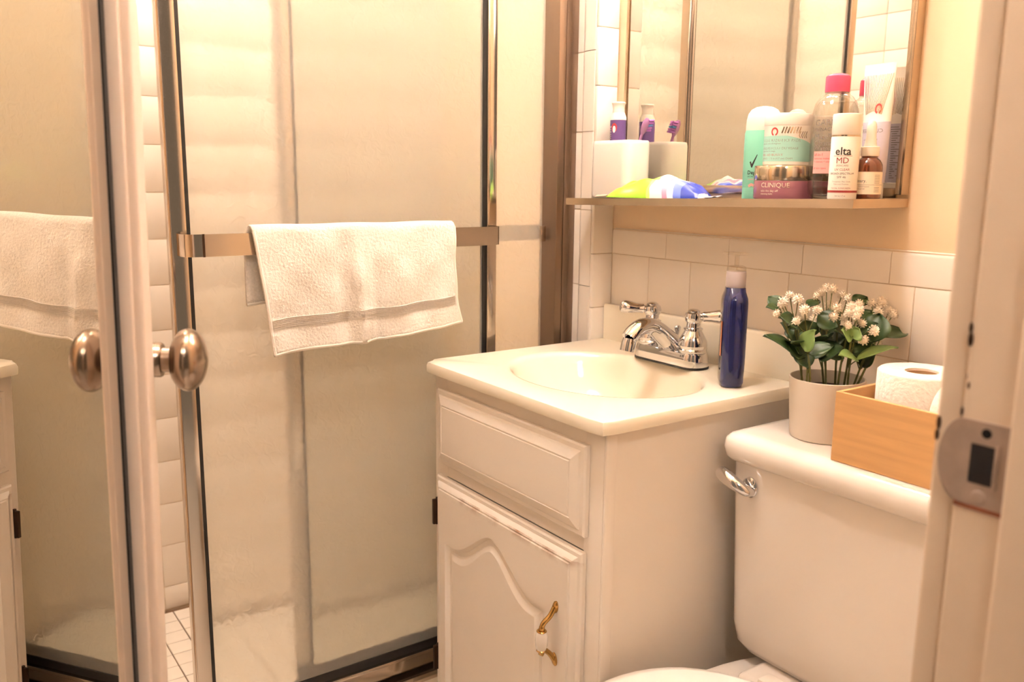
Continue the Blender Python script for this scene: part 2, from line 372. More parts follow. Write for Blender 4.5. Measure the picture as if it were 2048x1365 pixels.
# ================================================================== shower enclosure
sf = thing('shower_track_frame', 'brushed metal wall jamb and bottom track framing the shower opening', 'shower frame', (-.07, .09, .134))
add('wall_jamb', cat(g_box((-.100, .060, .134), (-.067, .118, 1.8), .0015), g_box((-.069, .066, .134), (-.0472, .112, 1.8), .001), g_box((-.083, .0585, .134), (-.080, .061, 1.8))), jambm, sf)
add('wall_jamb', g_box((XL+.002, .060, .134), (XL+.05, .118, 1.8), .0015), jambm, sf)
add('bottom_track', cat(g_box((XL+.05, .046, .1345), (-.1, .124, .1385)), g_box((XL+.05, .046, .1385), (-.1, .049, .150)), g_box((XL+.05, .0925, .1385), (-.1, .0945, .150)), g_box((XL+.05, .121, .1385), (-.1, .124, .152))), steel, sf, smooth=False)
add('head_rail', g_box((XL+.05, .050, 1.76), (-.1, .126, 1.80), .002), jambm, sf)
def panel(name, label, x0, x1, y0, y1, wl, wr):
    t = thing(name, label, 'shower door', ((x0+x1)/2, (y0+y1)/2, .142)); yc = (y0+y1)/2
    add('stile', g_loft([[(x, y, z) for x, y in ((x0+.0005, y1), (x0, y0+.0075), (x0+.0012, y0+.0052), (x0+.004, y0+.0042), (x0+wl-.004, y0+.0016), (x0+wl-.001, y0+.0020), (x0+wl, y0+.004), (x0+wl, y1))] for z in (.142, 1.755)]), steel, t, angle=50); add('stile', g_box((x1-wr, y0, .142), (x1, y1, 1.755), .0022, 3), steel, t)
    add('bottom_rail', cat(g_box((x0+wl, y0+.001, .142), (x1-wr, y1-.001, .186), .001), g_box((x0+wl, y0-.002, .186), (x1-wr, y0+.008, .193), .001)), steel, t)
    add('top_rail', g_box((x0+wl, y0, 1.71), (x1-wr, y1, 1.755), .001), steel, t)
    gp = add('glass_pane', g_box((x0+wl-.003, yc-.003, .185), (x1-wr+.003, yc+.003, 1.715)), glassm, t, smooth=False)
    gp.data.materials.append(clearp)                       # patterned on the room side only, smooth behind
    for p in gp.data.polygons: p.material_index = 0 if p.normal.y < -.5 else 1
    for nm, a, b in (('gasket', (x0+wl, .193), (x0+wl+.006, 1.71)), ('gasket', (x1-wr-.007, .193), (x1-wr, 1.71)), ('gasket', (x0+wl, .193), (x1-wr, .209))):
        add(nm, g_box((a[0], yc-.0055, a[1]), (b[0], yc+.0055, b[1])), rubber, t, smooth=False)
    return t
po = panel('shower_door_panel', 'hammered glass sliding shower door in front, carrying the towel bar', -.852, -.245, .060, .084, .027, .021)
pi = panel('shower_door_panel', 'rear hammered glass sliding shower door next to the wall jamb', -.662, -.066, .098, .122, .027, .020)
def flatbar(path, z0, z1, th):
    P = [Vector((x, y, 0)) for x, y in path]; loops = []
    for i, p in enumerate(P):
        d = (P[min(i+1, len(P)-1)]-P[max(i-1, 0)]).normalized(); n = Vector((-d.y, d.x, 0))*th/2
        loops.append([(p.x-n.x, p.y-n.y, z0), (p.x+n.x, p.y+n.y, z0), (p.x+n.x, p.y+n.y, z1), (p.x-n.x, p.y-n.y, z1)])
    return g_loft(loops)
path = [(-.8405, .0605), (-.8405, .040), (-.838, .031), (-.832, .025), (-.823, .0222), (-.812, .0215)] + [(-.7, .0215), (-.5, .0215), (-.30, .0215), (-.275, .0225), (-.264, .027), (-.258, .035), (-.256, .0605)]
bar = add('towel_bar', flatbar(path, .999, 1.0335, .003), steel, po, angle=50)
add('bar_seam', g_box((-.8145, .0195, .9985), (-.811, .0199, 1.034)), bronze, bar, smooth=False)
path2 = [(-.092, .1225), (-.095, .142), (-.105, .152), (-.125, .156)] + [(-.5, .156), (-.62, .155), (-.638, .146), (-.645, .1225)]
b2 = add('towel_bar', flatbar(path2, .995, 1.0275, .003), steel, pi, angle=50)
add('bar_bracket', g_box((-.1115, .094, .9955), (-.094, .1005, 1.027), .0008), steel, pi)
# ---- hand towel over the front bar
def towel_pt(u, v):
    """v<0 back layer, 0..1 front layer"""
    if v < 0:
        t = -v; zb = .918 + .006*math.sin(5*u)
        x = -.744 + u*.372; return Vector((x, .0275 + .012*min(1, t*4) + .002*math.sin(9*u+t), 1.036 + (zb-1.036)*t))
    zb = .834 + .027*u + .003*math.sin(6.5*u+.6)
    xl = -.739 + .027*v; xr = -.3695 + .0115*v**4 - .002*math.sin(math.pi*v)
    x = xl + (xr-xl)*u
    y = .0125 - .0055*math.sin(math.pi*min(1, v*1.3))*.6 - .004*v
    for c, s, a in ((.47, .018, .0065), (.56, .022, -.0040), (.40, .03, -.005), (.70, .05, .004), (.15, .06, -.004), (.9, .04, .003)):
        y -= a*min(1, v*2.2)*math.exp(-((u-c+.03*v)/s)**2/2)*1.6
    y -= .0035*math.sin(11*u+4*v)*v + .0012*math.sin(31*u-9*v)*math.sin(7*v+3*u) + .0010*math.sin(19*u+13*v)
    return Vector((x, y, 1.037 + (zb-1.037)*v + .0012*math.sin(17*u)*(1-v)))
def towel_sheet(nu=64, nv=40, nb=14):
    rows_ = [-(1-k/nb) for k in range(nb)] + ['a', 'b', 'c'] + [k/nv for k in range(nv+1)]
    V = []; F = []
    for r in rows_:
        for i in range(nu+1):
            u = i/nu
            if isinstance(r, str):
                q = 'abc'.index(r); p0 = towel_pt(u, -.001); p1 = towel_pt(u, 0); t = (q+1)/4
                p = p0.lerp(p1, t) + Vector((0, 0, .0075*math.sin(math.pi*t)))
            else: p = towel_pt(u, r)
            V.append(tuple(p))
    for j in range(len(rows_)-1):
        for i in range(nu): a = j*(nu+1)+i; F.append((a, a+1, a+nu+2, a+nu+1))
    return V, F
tw = thing('hand_towel', 'white terry hand towel with ribbed border hanging on the shower door bar', 'towel', (-.55, .02, .83))
to = add('cloth', towel_sheet(), terry, tw, angle=180)
so = to.modifiers.new('thickness', 'SOLIDIFY'); so.thickness = .0055; so.offset = 0
def tn(u, v, e=.0032): p = towel_pt(u, v); return p + Vector((0, -e, 0))
def band(v0, v1, u0=.015, u1=.985, nu=60, amp=.0, e=.0033):
    V = []; F = []; nv = 2
    for j in range(nv+1):
        for i in range(nu+1):
            u = u0+(u1-u0)*i/nu; v = v0+(v1-v0)*j/nv
            V.append(tuple(tn(u, v, e + (.0019 if j == 1 else -.0014))))
    for j in range(nv):
        for i in range(nu): a = j*(nu+1)+i; F.append((a, a+1, a+nu+2, a+nu+1))
    return V, F
for k in range(6): add('border_rib', band(.715+k*.0145, .715+k*.0145+.010), hemm, tw, angle=180)
add('hem', g_tube([tn(u/40, 1.0, 0) for u in range(41)], .0036, 8), hemm, tw)
add('hem', g_tube([tn(.004, v/24, .001) for v in range(25)], .0032, 8), hemm, tw)
add('hem', g_tube([tn(.996, v/24, .001) for v in range(25)], .0030, 8), hemm, tw)
add('hem', g_tube([towel_pt(u/40, -1.0) for u in range(41)], .0034, 8), hemm, tw)
# ================================================================== entrance door, its mirror and the strike jamb
th, ph, cc = R(-26.0), R(-1.097), -.74686
n3 = Vector((math.cos(th)*math.cos(ph), math.sin(th)*math.cos(ph), math.sin(ph))); dd = Vector((-math.sin(th), math.cos(th), 0))
ax = -dd; az = ax.cross(n3); org = dd*(-.725) + n3*cc
DM = Matrix(((ax.x, n3.x, az.x, org.x), (ax.y, n3.y, az.y, org.y), (ax.z, n3.z, az.z, org.z), (0, 0, 0, 1)))
dr = thing('door_1', M=DM, kind='structure')
add('slab', g_box((0, -.051, 0), (.71, -.0162, 2.0), .002), doorp, dr, local=True)
KZ = .9155
def ylathe(prof, x, z, seg=28): # profile (r, y) about an axis along local y
    return g_loft([[(x + r*math.cos(2*math.pi*i/seg), y, z + r*math.sin(2*math.pi*i/seg)) for i in range(seg)] for r, y in prof])
add('knob_rose', ylathe([(.033, -.0161), (.033, -.0125), (.030, -.0095), (.020, -.009)], .0561, KZ), nickel, dr, local=True)
kn = add('knob', ylathe([(.0185, -.0088), (.0185, .0205), (.0175, .0225), (.0135, .0232), (.0130, .031), (.016, .0318)] + [(.0337*math.sin(R(a)), .0486-.0195*math.cos(R(a))) for a in range(32, 181, 8)] + [(.0005, .0681)], .0561, KZ, 36), nickel, dr, local=True)
dm = thing('door_mirror', 'tall framed mirror on the open door, reflecting the towel', 'mirror', M=DM @ Matrix.Translation((.36, -.003, .12)))
DI = DM @ Matrix.Identity(4)
def dloc(geo): return xf(geo, DM)
add('backing', dloc(g_box((.095, -.0160, .13), (.640, -.0035, 1.83))), bronze, dm, smooth=False)
add('mirror_glass', dloc(g_box((.126, -.0034, .16), (.609, 0, 1.80))), mirror, dm, smooth=False)
for x0, x1 in ((.127, .137), (.598, .608)): add('glass_bead', dloc(g_box((x0, .00005, .16), (x1, .0012, 1.80))), rubber, dm, smooth=False)
def fr(x0, x1, xi): # side member: low inner tier, taller outer tier
    s = 1 if xi > (x0+x1)/2 else -1
    lo = [(min(xi, xi-s*.012), -.0034), (max(xi, xi-s*.012), .013)]
    return cat(g_box((lo[0][0], lo[0][1], .12), (lo[1][0], lo[1][1], 1.84), .002, 3), g_box((x0 if s > 0 else xi+.007, -.016, .12), (xi-.007 if s > 0 else x1, .0215, 1.84), .004, 4))
add('frame_side', dloc(fr(.088, .127, .127)), framep, dm); add('frame_side', dloc(fr(.608, .648, .608)), framep, dm)
add('frame_end', dloc(g_box((.127, -.016, .12), (.608, .018, .16), .004, 3)), framep, dm); add('frame_end', dloc(g_box((.127, -.016, 1.80), (.608, .018, 1.84), .004, 3)), framep, dm)
# strike side of the door frame
jb = thing('trim_1', kind='structure', loc=(-.6, -1.08, 0))
add('jamb_board', g_box((-.600, -1.165, 0), (-.5755, -1.0435, 2.05), .0035, 3), jambp, jb)
add('casing', g_box((-.5955, -1.0430, 0), (-.515, -1.0232, 2.11), .004, 3), jambp, jb)
add('door_stop', g_box((-.6125, -1.165, 0), (-.6002, -1.0815, 2.04), .004, 3), jambp, jb)
add('casing', g_box((-.5955, -1.185, 0), (-.515, -1.1655, 2.11), .004, 3), jambp, jb)
def plate():
    pts = [(-1.0795, .902), (-1.0795, .962), (-1.0475, .962)] + [(-1.0475+.0165*math.sin(R(a)), .932+.030*math.cos(R(a))) for a in range(10, 180, 10)] + [(-1.0475, .902)]
    return g_loft([[(x, y, z) for y, z in pts] for x in (-.6001, -.6018)])
sp = add('strike_plate', plate(), strike, jb, angle=30, label='worn metal strike plate with rusty edges')
add('latch_hole', g_box((-.6022, -1.0705, .918), (-.6017, -1.0535, .946), .0002), hole_dark, sp, smooth=False)
add('hole_rim', g_box((-.6032, -1.0725, .9165), (-.6012, -1.0700, .9475), .0005), strike, sp)
add('screw_hole', xf(g_lathe([(.0035, 0), (.0035, .0006)], seg=16), Matrix.Translation((-.6021, -1.063, .9545)) @ Matrix.Rotation(R(90), 4, 'Y')), hole_dark, sp)
sc = add('screw', xf(g_lathe([(.0052, 0), (.0046, .001), (.001, .0013)], seg=18), Matrix.Translation((-.6018, -1.062, .9085)) @ Matrix.Rotation(R(-90), 4, 'Y')), strike, sp)
add('rust_edge', g_box((-.6014, -1.0825, .9), (-.6004, -1.0797, .961)), rust, sp, smooth=False)
add('rust_edge', g_box((-.6014, -1.0800, .8985), (-.6004, -1.045, .9017)), rust, sp, smooth=False)
for y, z, s in ((-1.044, 1.025, .003), (-1.0445, 1.017, .004), (-1.043, .99, .002), (-1.0465, .985, .002), (-1.026, .953, .004), (-1.0255, .944, .0035), (-1.044, .966, .0025)):
    add('paint_chip', g_sphere((-.6003 if y < -1.0436 else -.5958, y, z), s, 8, 5, (.12, .5, 1.3)), bronze, jb)
hj = thing('trim_2', kind='structure', loc=(-1.31, -1.09, 0))
add('jamb_board', g_box((-1.324, -1.165, 0), (-1.303, -1.031, 2.05), .003), jambp, hj)
add('head_board', g_box((-1.302, -1.165, 2.03), (-.601, -1.044, 2.055), .003), jambp, hj)
# ================================================================== lamps
def lamp(kind, name, loc, watts, size, parent):
    d = bpy.data.lights.new(name, kind); d.energy = watts; d.color = LAMP
    if kind == 'POINT': d.shadow_soft_size = size
    else: d.shape = 'DISK'; d.size = size*2
    o = bpy.data.objects.new(name, d); COL.objects.link(o); o.parent = parent; o.location = Vector(loc) - PM[parent.name].translation; return o
vl = thing('vanity_light', 'chrome strip light with round bulbs on the wall above the mirror', 'lamp', (.008, -.32, 1.86))
add('back_plate', g_box((-.035, -.60, 1.87), (.0075, -.04, 1.97), .006), chrome, vl)
for k in range(4):
    y = -.53 + k*.14
    add('bulb', g_sphere((-.095, y, 1.92), .040, 20, 10), bulbm, vl)
    lamp('POINT', 'bulb_light', (-.095, y, 1.92), BULB_POWER, .042, vl)
    add('socket', xf(g_lathe([(.022, 0), (.022, .02)], seg=18), Matrix.Translation((-.036, y, 1.92)) @ Matrix.Rotation(R(-90), 4, 'Y')), chrome, vl)
cl = thing('ceiling_light', 'round globe ceiling lamp over the bathroom floor', 'lamp', (-.72, -.50, ZT))
add('rim', g_lathe([(.16, -.03), (.17, -.0005)], (-.72, -.50, ZT), 40), chrome, cl)
lampm = mat('ceiling lamp glass', (255, 246, 230), .5, emit=40)
lampm.cycles.emission_sampling = 'NONE'
lamp('POINT', 'ceiling_lamp_light', (-.72, -.50, ZT-.15), CEIL_POWER, .12, cl)
add('diffuser', g_sphere((-.72, -.50, ZT-.15), .115, 32, 16), lampm, cl)
sl = thing('shower_fill_light', 'small round recessed fill lamp added in the shower ceiling, out of view', 'lamp', (-.75, .5, ZT))  # unseen lamp, added to brighten the shower interior behind the glass
add('rim', g_lathe([(.095, -.012), (.10, -.0005)], (-.75, .5, ZT), 40), chrome, sl)
add('diffuser', g_lathe([(.01, -.022), (.05, -.020), (.085, -.0125)], (-.75, .5, ZT), 40), lampm, sl)
lamp('AREA', 'shower_fill_source', (-.75, .5, ZT-.0235), CEIL_POWER*.15, .08, sl)
ceil_hall = struct('ceiling_hall', g_box((-2.2, -2.6, ZT), (.15, YF-.121, ZT+.05)), ceilp)
hl = thing('hall_fill_light', 'round globe fill lamp added in the hall behind the doorway, out of view', 'lamp', (-1.3, -1.85, ZT))  # made-up lamp, added as fill for the faces turned to the doorway
add('rim', g_lathe([(.07, -.03), (.075, -.0005)], (-1.3, -1.85, ZT), 32), chrome, hl)
add('diffuser', g_sphere((-1.3, -1.85, ZT-.13), .105, 32, 16), lampm, hl)
lamp('POINT', 'hall_fill_source', (-1.3, -1.85, ZT-.13), HALL_FILL_POWER, .11, hl)
# ================================================================== vanity
ZC, CX0, CY0, CY1 = .80, -.4424, -.490, -.0015
van = thing('vanity_cabinet', 'white vanity cabinet with one drawer and an arched door below the sink', 'cabinet', (-.21, -.235, 0))
XFc = -.420
add('body', cat(g_box((XFc+.018, -.468, .09), (-.0005, -.4525, .778)), g_box((XFc+.018, -.020, .09), (-.0005, -.0045, .778)), g_box((-.0165, -.4525, .09), (-.0005, -.020, .62)), g_box((XFc+.018, -.4525, .09), (-.0165, -.020, .106)), g_box((-.36, -.468, .0005), (-.0005, -.0045, .09))), cabm, van, smooth=False)
fr_ = [g_box((XFc, -.469, .09), (XFc+.0178, -.430, .7785), .001), g_box((XFc, -.045, .09), (XFc+.0178, -.0040, .7785), .001)]
for z0, z1 in ((.742, .7785), (.590, .628), (.09, .13)): fr_.append(g_box((XFc+.0006, -.430, z0), (XFc+.0176, -.045, z1)))
add('face_frame', cat(*fr_), cabm, van)
add('corner_strip', g_box((XFc+.0005, -.4735, .09), (XFc+.020, -.4692, .7785), .0012), cabm, van)
def yz_rect(y0, y1, z0, z1, x): return [(x, y0, z0), (x, y1, z0), (x, y1, z1), (x, y0, z1)]
def inset_rects(y0, y1, z0, z1, steps): return [yz_rect(y0+i, y1-i, z0+i, z1-i, x) for i, x in steps]
X0 = XFc - .0004
dw = add('drawer_front', g_loft(inset_rects(-.440, -.026, .614, .752, [(0, X0), (0, X0-.007), (.0025, X0-.0095), (.009, X0-.010), (.0115, X0-.0125), (.020, X0-.0155), (.0245, X0-.017), (.0255, X0-.0155), (.0275, X0-.0155), (.0285, X0-.017)])), cabm, van, angle=20)
# door: ogee edge, then a frame face with a cathedral opening and a raised panel
DY0, DY1, DZ0, DZ1 = -.438, -.023, .115, .589
ogee = inset_rects(DY0, DY1, DZ0, DZ1, [(0, X0), (0, X0-.007), (.0025, X0-.0095), (.008, X0-.010), (.0105, X0-.013), (.017, X0-.0165), (.0185, X0-.0155), (.020, X0-.0155), (.021, X0-.0175)])
YCn, HW, ZS, ZP, ZB0 = -.2125, .148, .472, .062, .150
def arch(ins):
    hw = HW-ins; pts = [(YCn+hw, ZB0+ins), (YCn+hw, ZB0+.16), (YCn+hw, ZS-ins)]
    for k in range(1, 40):
        y = hw - 2*hw*k/40; q = min(1, abs(y)/(hw*.86)); pts.append((YCn+y, ZS-ins + ZP*.5*(1+math.cos(math.pi*q**.85))))
    pts += [(YCn-hw, ZS-ins), (YCn-hw, ZB0+.16), (YCn-hw, ZB0+ins)]
    return pts
def door_geo():
    XFr = X0-.0175
    base = g_loft(ogee, True, False)
    bm = bmesh.new(); o = [bm.verts.new(p) for p in ogee[-1]]; a = [bm.verts.new((XFr, y, z)) for y, z in arch(0)]
    for L_ in (o, a):
        for i in range(len(L_)): bm.edges.new((L_[i], L_[(i+1) % len(L_)]))
    bmesh.ops.triangle_fill(bm, use_beauty=True, use_dissolve=False, edges=bm.edges[:])
    face = from_bm(bm)
    loops = [[(XFr+dx, y, z) for y, z in arch(i)] for i, dx in ((0, 0), (.002, .0035), (.0055, .0078), (.0125, .0086), (.0155, .005), (.0235, .0010), (.025, .0008))]
    mould = g_loft(loops, False, False)
    bm = bmesh.new(); a = [bm.verts.new(p) for p in loops[-1]]
    for i in range(len(a)): bm.edges.new((a[i], a[(i+1) % len(a)]))
    bmesh.ops.triangle_fill(bm, use_beauty=True, use_dissolve=False, edges=bm.edges[:])
    return cat(base, face, mould, from_bm(bm))
dor = add('door', door_geo(), cabst, van, angle=22)
# pull: brass ends, porcelain grip
hx = X0-.0175
def pull_plate(z, up):
    return xf(g_lathe([(.0105, 0), (.0105, .0015), (.008, .0035), (.001, .0045)], seg=22, sy=.56), Matrix.Translation((hx-.0002, -.391, z)) @ Matrix.Rotation(R(12*up), 4, 'X') @ Matrix.Rotation(R(-90), 4, 'Y'))
for up, zp_, zc_ in ((1, .489, .4555), (-1, .4035, .4245)):
    hp = add('handle', g_tube(spline([(hx-.002, -.3905, zp_), (hx-.010, -.390, zp_-up*.012), (hx-.0205, -.3885, zp_-up*.021), (hx-.0235, -.388, zc_+up*.006), (hx-.024, -.388, zc_)]), [.0042]*18+[.0046]*7, 10), brass, dor, label='brass arm of the door pull')
    add('handle_plate', pull_plate(zp_, up), brass, dor)
    add('handle_collar', g_lathe([(.0068, -.0015), (.0080, 0), (.0068, .0015)], (hx-.024, -.388, zc_), 18), brass, dor)
add('handle_grip', g_lathe([(.0070, 0), (.0092, .006), (.0098, .0145), (.0092, .023), (.0070, .0285)], (hx-.024, -.388, .4258), 20), porc, dor, label='white porcelain grip of the pull')
for z0 in (.493, .200): add('hinge', cat(g_box((X0-.016, -.0228, z0), (X0-.003, -.0165, z0+.048), .0008), g_tube([(X0-.006, -.0185, z0-.002), (X0-.006, -.0185, z0+.05)], .003, 8)), bronze, dor)
# ---- sink top
def sink():
    oc = Vector((-.232, -.250)); A, B = .146, .184; N = 96
    def dirs(): return [2*math.pi*i/N for i in range(N)]
    def onrect(a, x0, x1, y0, y1, r):
        d = Vector((math.cos(a), math.sin(a))); lo, hi = 0, 1
        def inside(p):
            qx = max(x0+r-p.x, p.x-(x1-r), 0); qy = max(y0+r-p.y, p.y-(y1-r), 0); return math.hypot(qx, qy) <= r
        for _ in range(24):
            m_ = (lo+hi)/2
            if inside(oc+d*m_): lo = m_
            else: hi = m_
        return oc + d*lo
    def rect(ins, z, r): return [(p.x, p.y, z) for p in (onrect(a, CX0+ins, -.0015, CY0+ins, CY1-ins*.2, max(.002, r-ins)) for a in dirs())]
    def oval(s, z): return [(oc.x+A*s*math.cos(t), oc.y+B*s*math.sin(t), z) for t in (math.atan2(math.sin(a)/B, math.cos(a)/A) for a in dirs())]
    L_ = [rect(.02, ZC-.0215, .012), rect(.001, ZC-.0205, .012), rect(0, ZC-.018, .012), rect(0, ZC-.007, .012), rect(.002, ZC-.002, .012), rect(.007, ZC, .012)]
    L_ += [oval(s, ZC+z) for s, z in ((1.06, 0), (1.02, -.0008), (1.0, -.0025), (.975, -.008), (.945, -.020), (.90, -.040), (.83, -.063), (.72, -.084), (.55, -.098), (.35, -.105), (.12, -.108))]
    return g_loft(L_, False, True)
st_ = thing('sink_top', 'cream cultured marble sink top with oval basin and low backsplash', 'sink', (-.22, -.245, .78))
add('counter', sink(), cultm, st_, angle=45)
add('backsplash', g_box((-.0222, CY0+.0005, ZC-.004), (-.0012, CY1, .8725), .005, 4), cultm, st_)
add('drain', g_lathe([(.022, .0005), (.022, .003), (.015, .0035), (.014, .001)], (-.232, -.25, ZC-.108), 28), chrome, st_)
# ---- faucet
FX, FY = -.076, -.252
fa = thing('faucet', 'chrome two-handle faucet with arched spout behind the basin', 'faucet', (FX, FY, ZC))
def stadium(hl, r, z, n=14): 
    return [(FX + r*math.cos(R(a)), FY - s*0 + (hl-r)*(1 if k == 0 else -1) + r*math.sin(R(a)), z) for k in (0, 1) for a in [(0 + 180*k) + 180*i/n for i in range(n+1)] for s in (0,)]
add('base_gasket', g_loft([stadium(.0815, .0275, ZC+.0002), stadium(.0815, .0275, ZC+.003)]), rubber, fa)
add('base', g_loft([stadium(.080, .0262, ZC+.003), stadium(.081, .027, ZC+.005), stadium(.0795, .0262, ZC+.020), stadium(.0775, .024, ZC+.0265), stadium(.073, .020, ZC+.0285)]), chrome, fa)
sp_ = [(FX+.004, .012), (FX-.004, .034), (FX-.018, .048), (FX-.038, .063), (FX-.058, .0715), (FX-.078, .0705), (FX-.094, .062), (FX-.103, .0535)]
hw_ = [.034, .026, .021, .0175, .0165, .0165, .016, .0145]; hh_ = [.021, .020, .0175, .0155, .0145, .0142, .0138, .0135]
def spout():
    P = spline([(x, FY, ZC+z) for x, z in sp_], 4); loops = []; n = len(P)
    for i, p in enumerate(P):
        f = i/(n-1)*(len(sp_)-1); k = min(int(f), len(sp_)-2); t = f-k; hw = hw_[k]*(1-t)+hw_[k+1]*t; hh = hh_[k]*(1-t)+hh_[k+1]*t
        d = (P[min(i+1, n-1)]-P[max(i-1, 0)]).normalized(); nn = Vector((d.z, 0, -d.x))
        if nn.z < 0: nn = -nn
        loops.append([p + Vector((0, 1, 0))*hw*math.cos(a) + nn*hh*math.sin(a) for a in (2*math.pi*j/20 for j in range(20))])
    return g_loft(loops)
add('spout', spout(), chrome, fa, angle=60)
add('aerator', xf(g_lathe([(.0125, -.016), (.0128, -.002), (.0115, .006)], seg=24), Matrix.Translation((FX-.1035, FY, ZC+.047)) @ Matrix.Rotation(R(14), 4, 'Y')), chrome, fa)
add('lift_rod', cat(g_tube([(FX+.014, FY, ZC+.02), (FX+.014, FY, ZC+.056)], .0022, 8), g_lathe([(.003, 0), (.0055, .009), (.0064, .013), (.004, .0158)], (FX+.014, FY, ZC+.050), 14)), chrome, fa)
for s, ang in ((1, 150), (-1, -62)):
    hy = FY + s*.051
    hb = add('handle_body', g_lathe([(.0235, .0265), (.0245, .029), (.0245, .0325), (.023, .0345), (.0255, .040), (.0245, .048), (.019, .058), (.0145, .066), (.0165, .0675), (.0165, .070), (.0125, .0715), (.0118, .079), (.015, .083), (.0162, .0895), (.0145, .096), (.0105, .0985), (.0105, .1005), (.006, .103), (.001, .1035)], (FX, hy, ZC), 32), chrome, fa, angle=30)
    d = Vector((math.cos(R(ang)), math.sin(R(ang)), .10)).normalized()
    c0 = Vector((FX, hy, ZC+.0895))
    add('lever', g_tube([c0+d*q for q in (.012, .0165, .018, .022, .032, .044, .052, .058, .0605, .062)], [.007, .007, .0092, .0086, .0094, .0118, .0122, .0104, .007, .0014], 16), chrome, hb)
# ---- soap bottle
sb = thing('soap_dispenser', 'blue liquid soap bottle with grey pump collar beside the faucet', 'bottle', (-.123, -.431, ZC))
bc = Vector((-.123, -.431)); rv = Vector((math.cos(R(-42)), math.sin(R(-42)))); fv = Vector((-rv.y, rv.x))
def octo(a, b, ch, z, off=0): 
    q = [(a, -b+ch), (a, b-ch), (a-ch, b), (-a+ch, b), (-a, b-ch), (-a, -b+ch), (-a+ch, -b), (a-ch, -b)]
    out = []
    n = len(q)
    for i in range(n):
        p0, p1 = q[i], q[(i+1) % n]
        for t in (.12, .88):
            x, y = p0[0]+(p1[0]-p0[0])*t, p0[1]+(p1[1]-p0[1])*t; w_ = bc + rv*x + fv*y; out.append((w_.x, w_.y, ZC+z))
    return out
add('bottle_body', g_loft([octo(*p) for p in ((.0135, .022, .007, .0006), (.0165, .026, .009, .002), (.0182, .029, .010, .008), (.0190, .030, .010, .04), (.0192, .030, .010, .135), (.0185, .029, .010, .142), (.0155, .021, .008, .152), (.0150, .0160, .006, .158))]), bluel, sb, angle=50)
lb = [(bc - rv*.0194 + fv*y) for y in (-.0195, -.008)]
add('label', g_loft([[(p.x-rv.x*e, p.y-rv.y*e, ZC+z) for p in lb] for z, e in ((.05, .0004), (.105, .0004))], False, False, False), orange, sb, smooth=False)
add('pump_collar', g_lathe([(.0145, .1575), (.0155, .159), (.0155, .176), (.0150, .183)], (bc.x, bc.y, ZC), 28), capg, sb)
add('clear_collar', g_lathe([(.0150, .1832), (.0146, .190), (.010, .192)], (bc.x, bc.y, ZC), 24), clearp, sb)
add('pump_head', cat(g_tube([(bc.x, bc.y, ZC+.192), (bc.x, bc.y, ZC+.209)], .0035, 10), g_box((bc.x-.012, bc.y-.014, ZC+.2085), (bc.x+.012, bc.y+.020, ZC+.2125), .0018)), clearp, sb)
# ================================================================== toilet
TY = -.702
tl = thing('toilet', 'white close-coupled toilet with lid down beside the vanity', 'toilet', (-.3, TY, 0))
def sect(x0, x1, hw, r, z, n=6): return rrect(x0, x1, TY-hw, TY+hw, r, n, z)
add('tank', g_loft([sect(-.165, -.03, .150, .03, .404), sect(-.182, -.024, .175, .03, .408), sect(-.190, -.02, .188, .03, .422), sect(-.193, -.018, .192, .028, .45), sect(-.202, -.012, .1965, .022, .712)]), porc, tl, angle=50)
lid_l = [(0.006, .7125), (.001, .7145), (-.0035, .720), (-.006, .733), (-.0035, .7455), (.003, .752), (.012, .7548), (.02, .755)]
add('tank_lid', g_loft([sect(-.212+i, -.009-min(i, .01)*0, .2035-i, max(.024-i*.5, .01), z) for i, z in lid_l]), porc, tl, angle=60)
lx = -.2015
lv_ = add('flush_lever', cat(xf(g_lathe([(.0135, 0), (.0135, .003), (.011, .0055), (.001, .0065)], seg=22, sx=1.15), Matrix.Translation((lx, -.548, .679)) @ Matrix.Rotation(R(-90), 4, 'Y')),
    g_tube(spline([(lx-.004, -.553, .674), (lx-.014, -.551, .677), (lx-.0205, -.540, .683), (lx-.022, -.526, .6885), (lx-.020, -.512, .6925), (lx-.017, -.5025, .6945)], 5), [.007, .0074, .0078, .008, .0082, .0085, .0088, .0091, .0094, .0097, .0100, .0102, .0104, .0106, .0107, .0108, .0109, .011, .011, .0109, .0108, .0106, .0102, .0094, .0075, .004], 14)), chrome, tl)
def egg(hw, xb, xf_, z, n=48, p=2.3):
    out = []
    for i in range(n):
        a = 2*math.pi*i/n; c, s = math.cos(a), math.sin(a); xm = xb + (xf_-xb)*.40
        x = xm + (abs(c)**(2/p))*(1 if c > 0 else -1)*((xb-xm) if c > 0 else (xm-xf_))
        y = TY + hw*(abs(s)**(2/2.2))*(1 if s > 0 else -1); out.append((x, y, z))
    return out
add('bowl', g_loft([egg(.115, -.16, -.55, .0005), egg(.11, -.16, -.54, .06), egg(.105, -.15, -.50, .16), egg(.125, -.10, -.56, .26), egg(.165, -.05, -.66, .345), egg(.178, -.03, -.69, .372), egg(.182, -.028, -.695, .386), egg(.17, -.04, -.68, .3895)]), porc, tl, angle=60)
add('tank_ledge', g_box((-.235, TY-.135, .345), (-.022, TY+.135, .403), .012, 3), porc, tl)
add('seat', g_loft([egg(.192, -.245, -.712, .390), egg(.197, -.243, -.716, .395), egg(.197, -.243, -.716, .401), egg(.192, -.246, -.711, .4045)]), seatm, tl, angle=60)
add('seat_lid', g_loft([egg(.192, -.248, -.712, .4048), egg(.205, -.244, -.728, .408), egg(.206, -.243, -.729, .415), egg(.203, -.246, -.726, .4205), egg(.188, -.254, -.706, .4235), egg(.12, -.30, -.62, .4250)]), seatm, tl, angle=60)
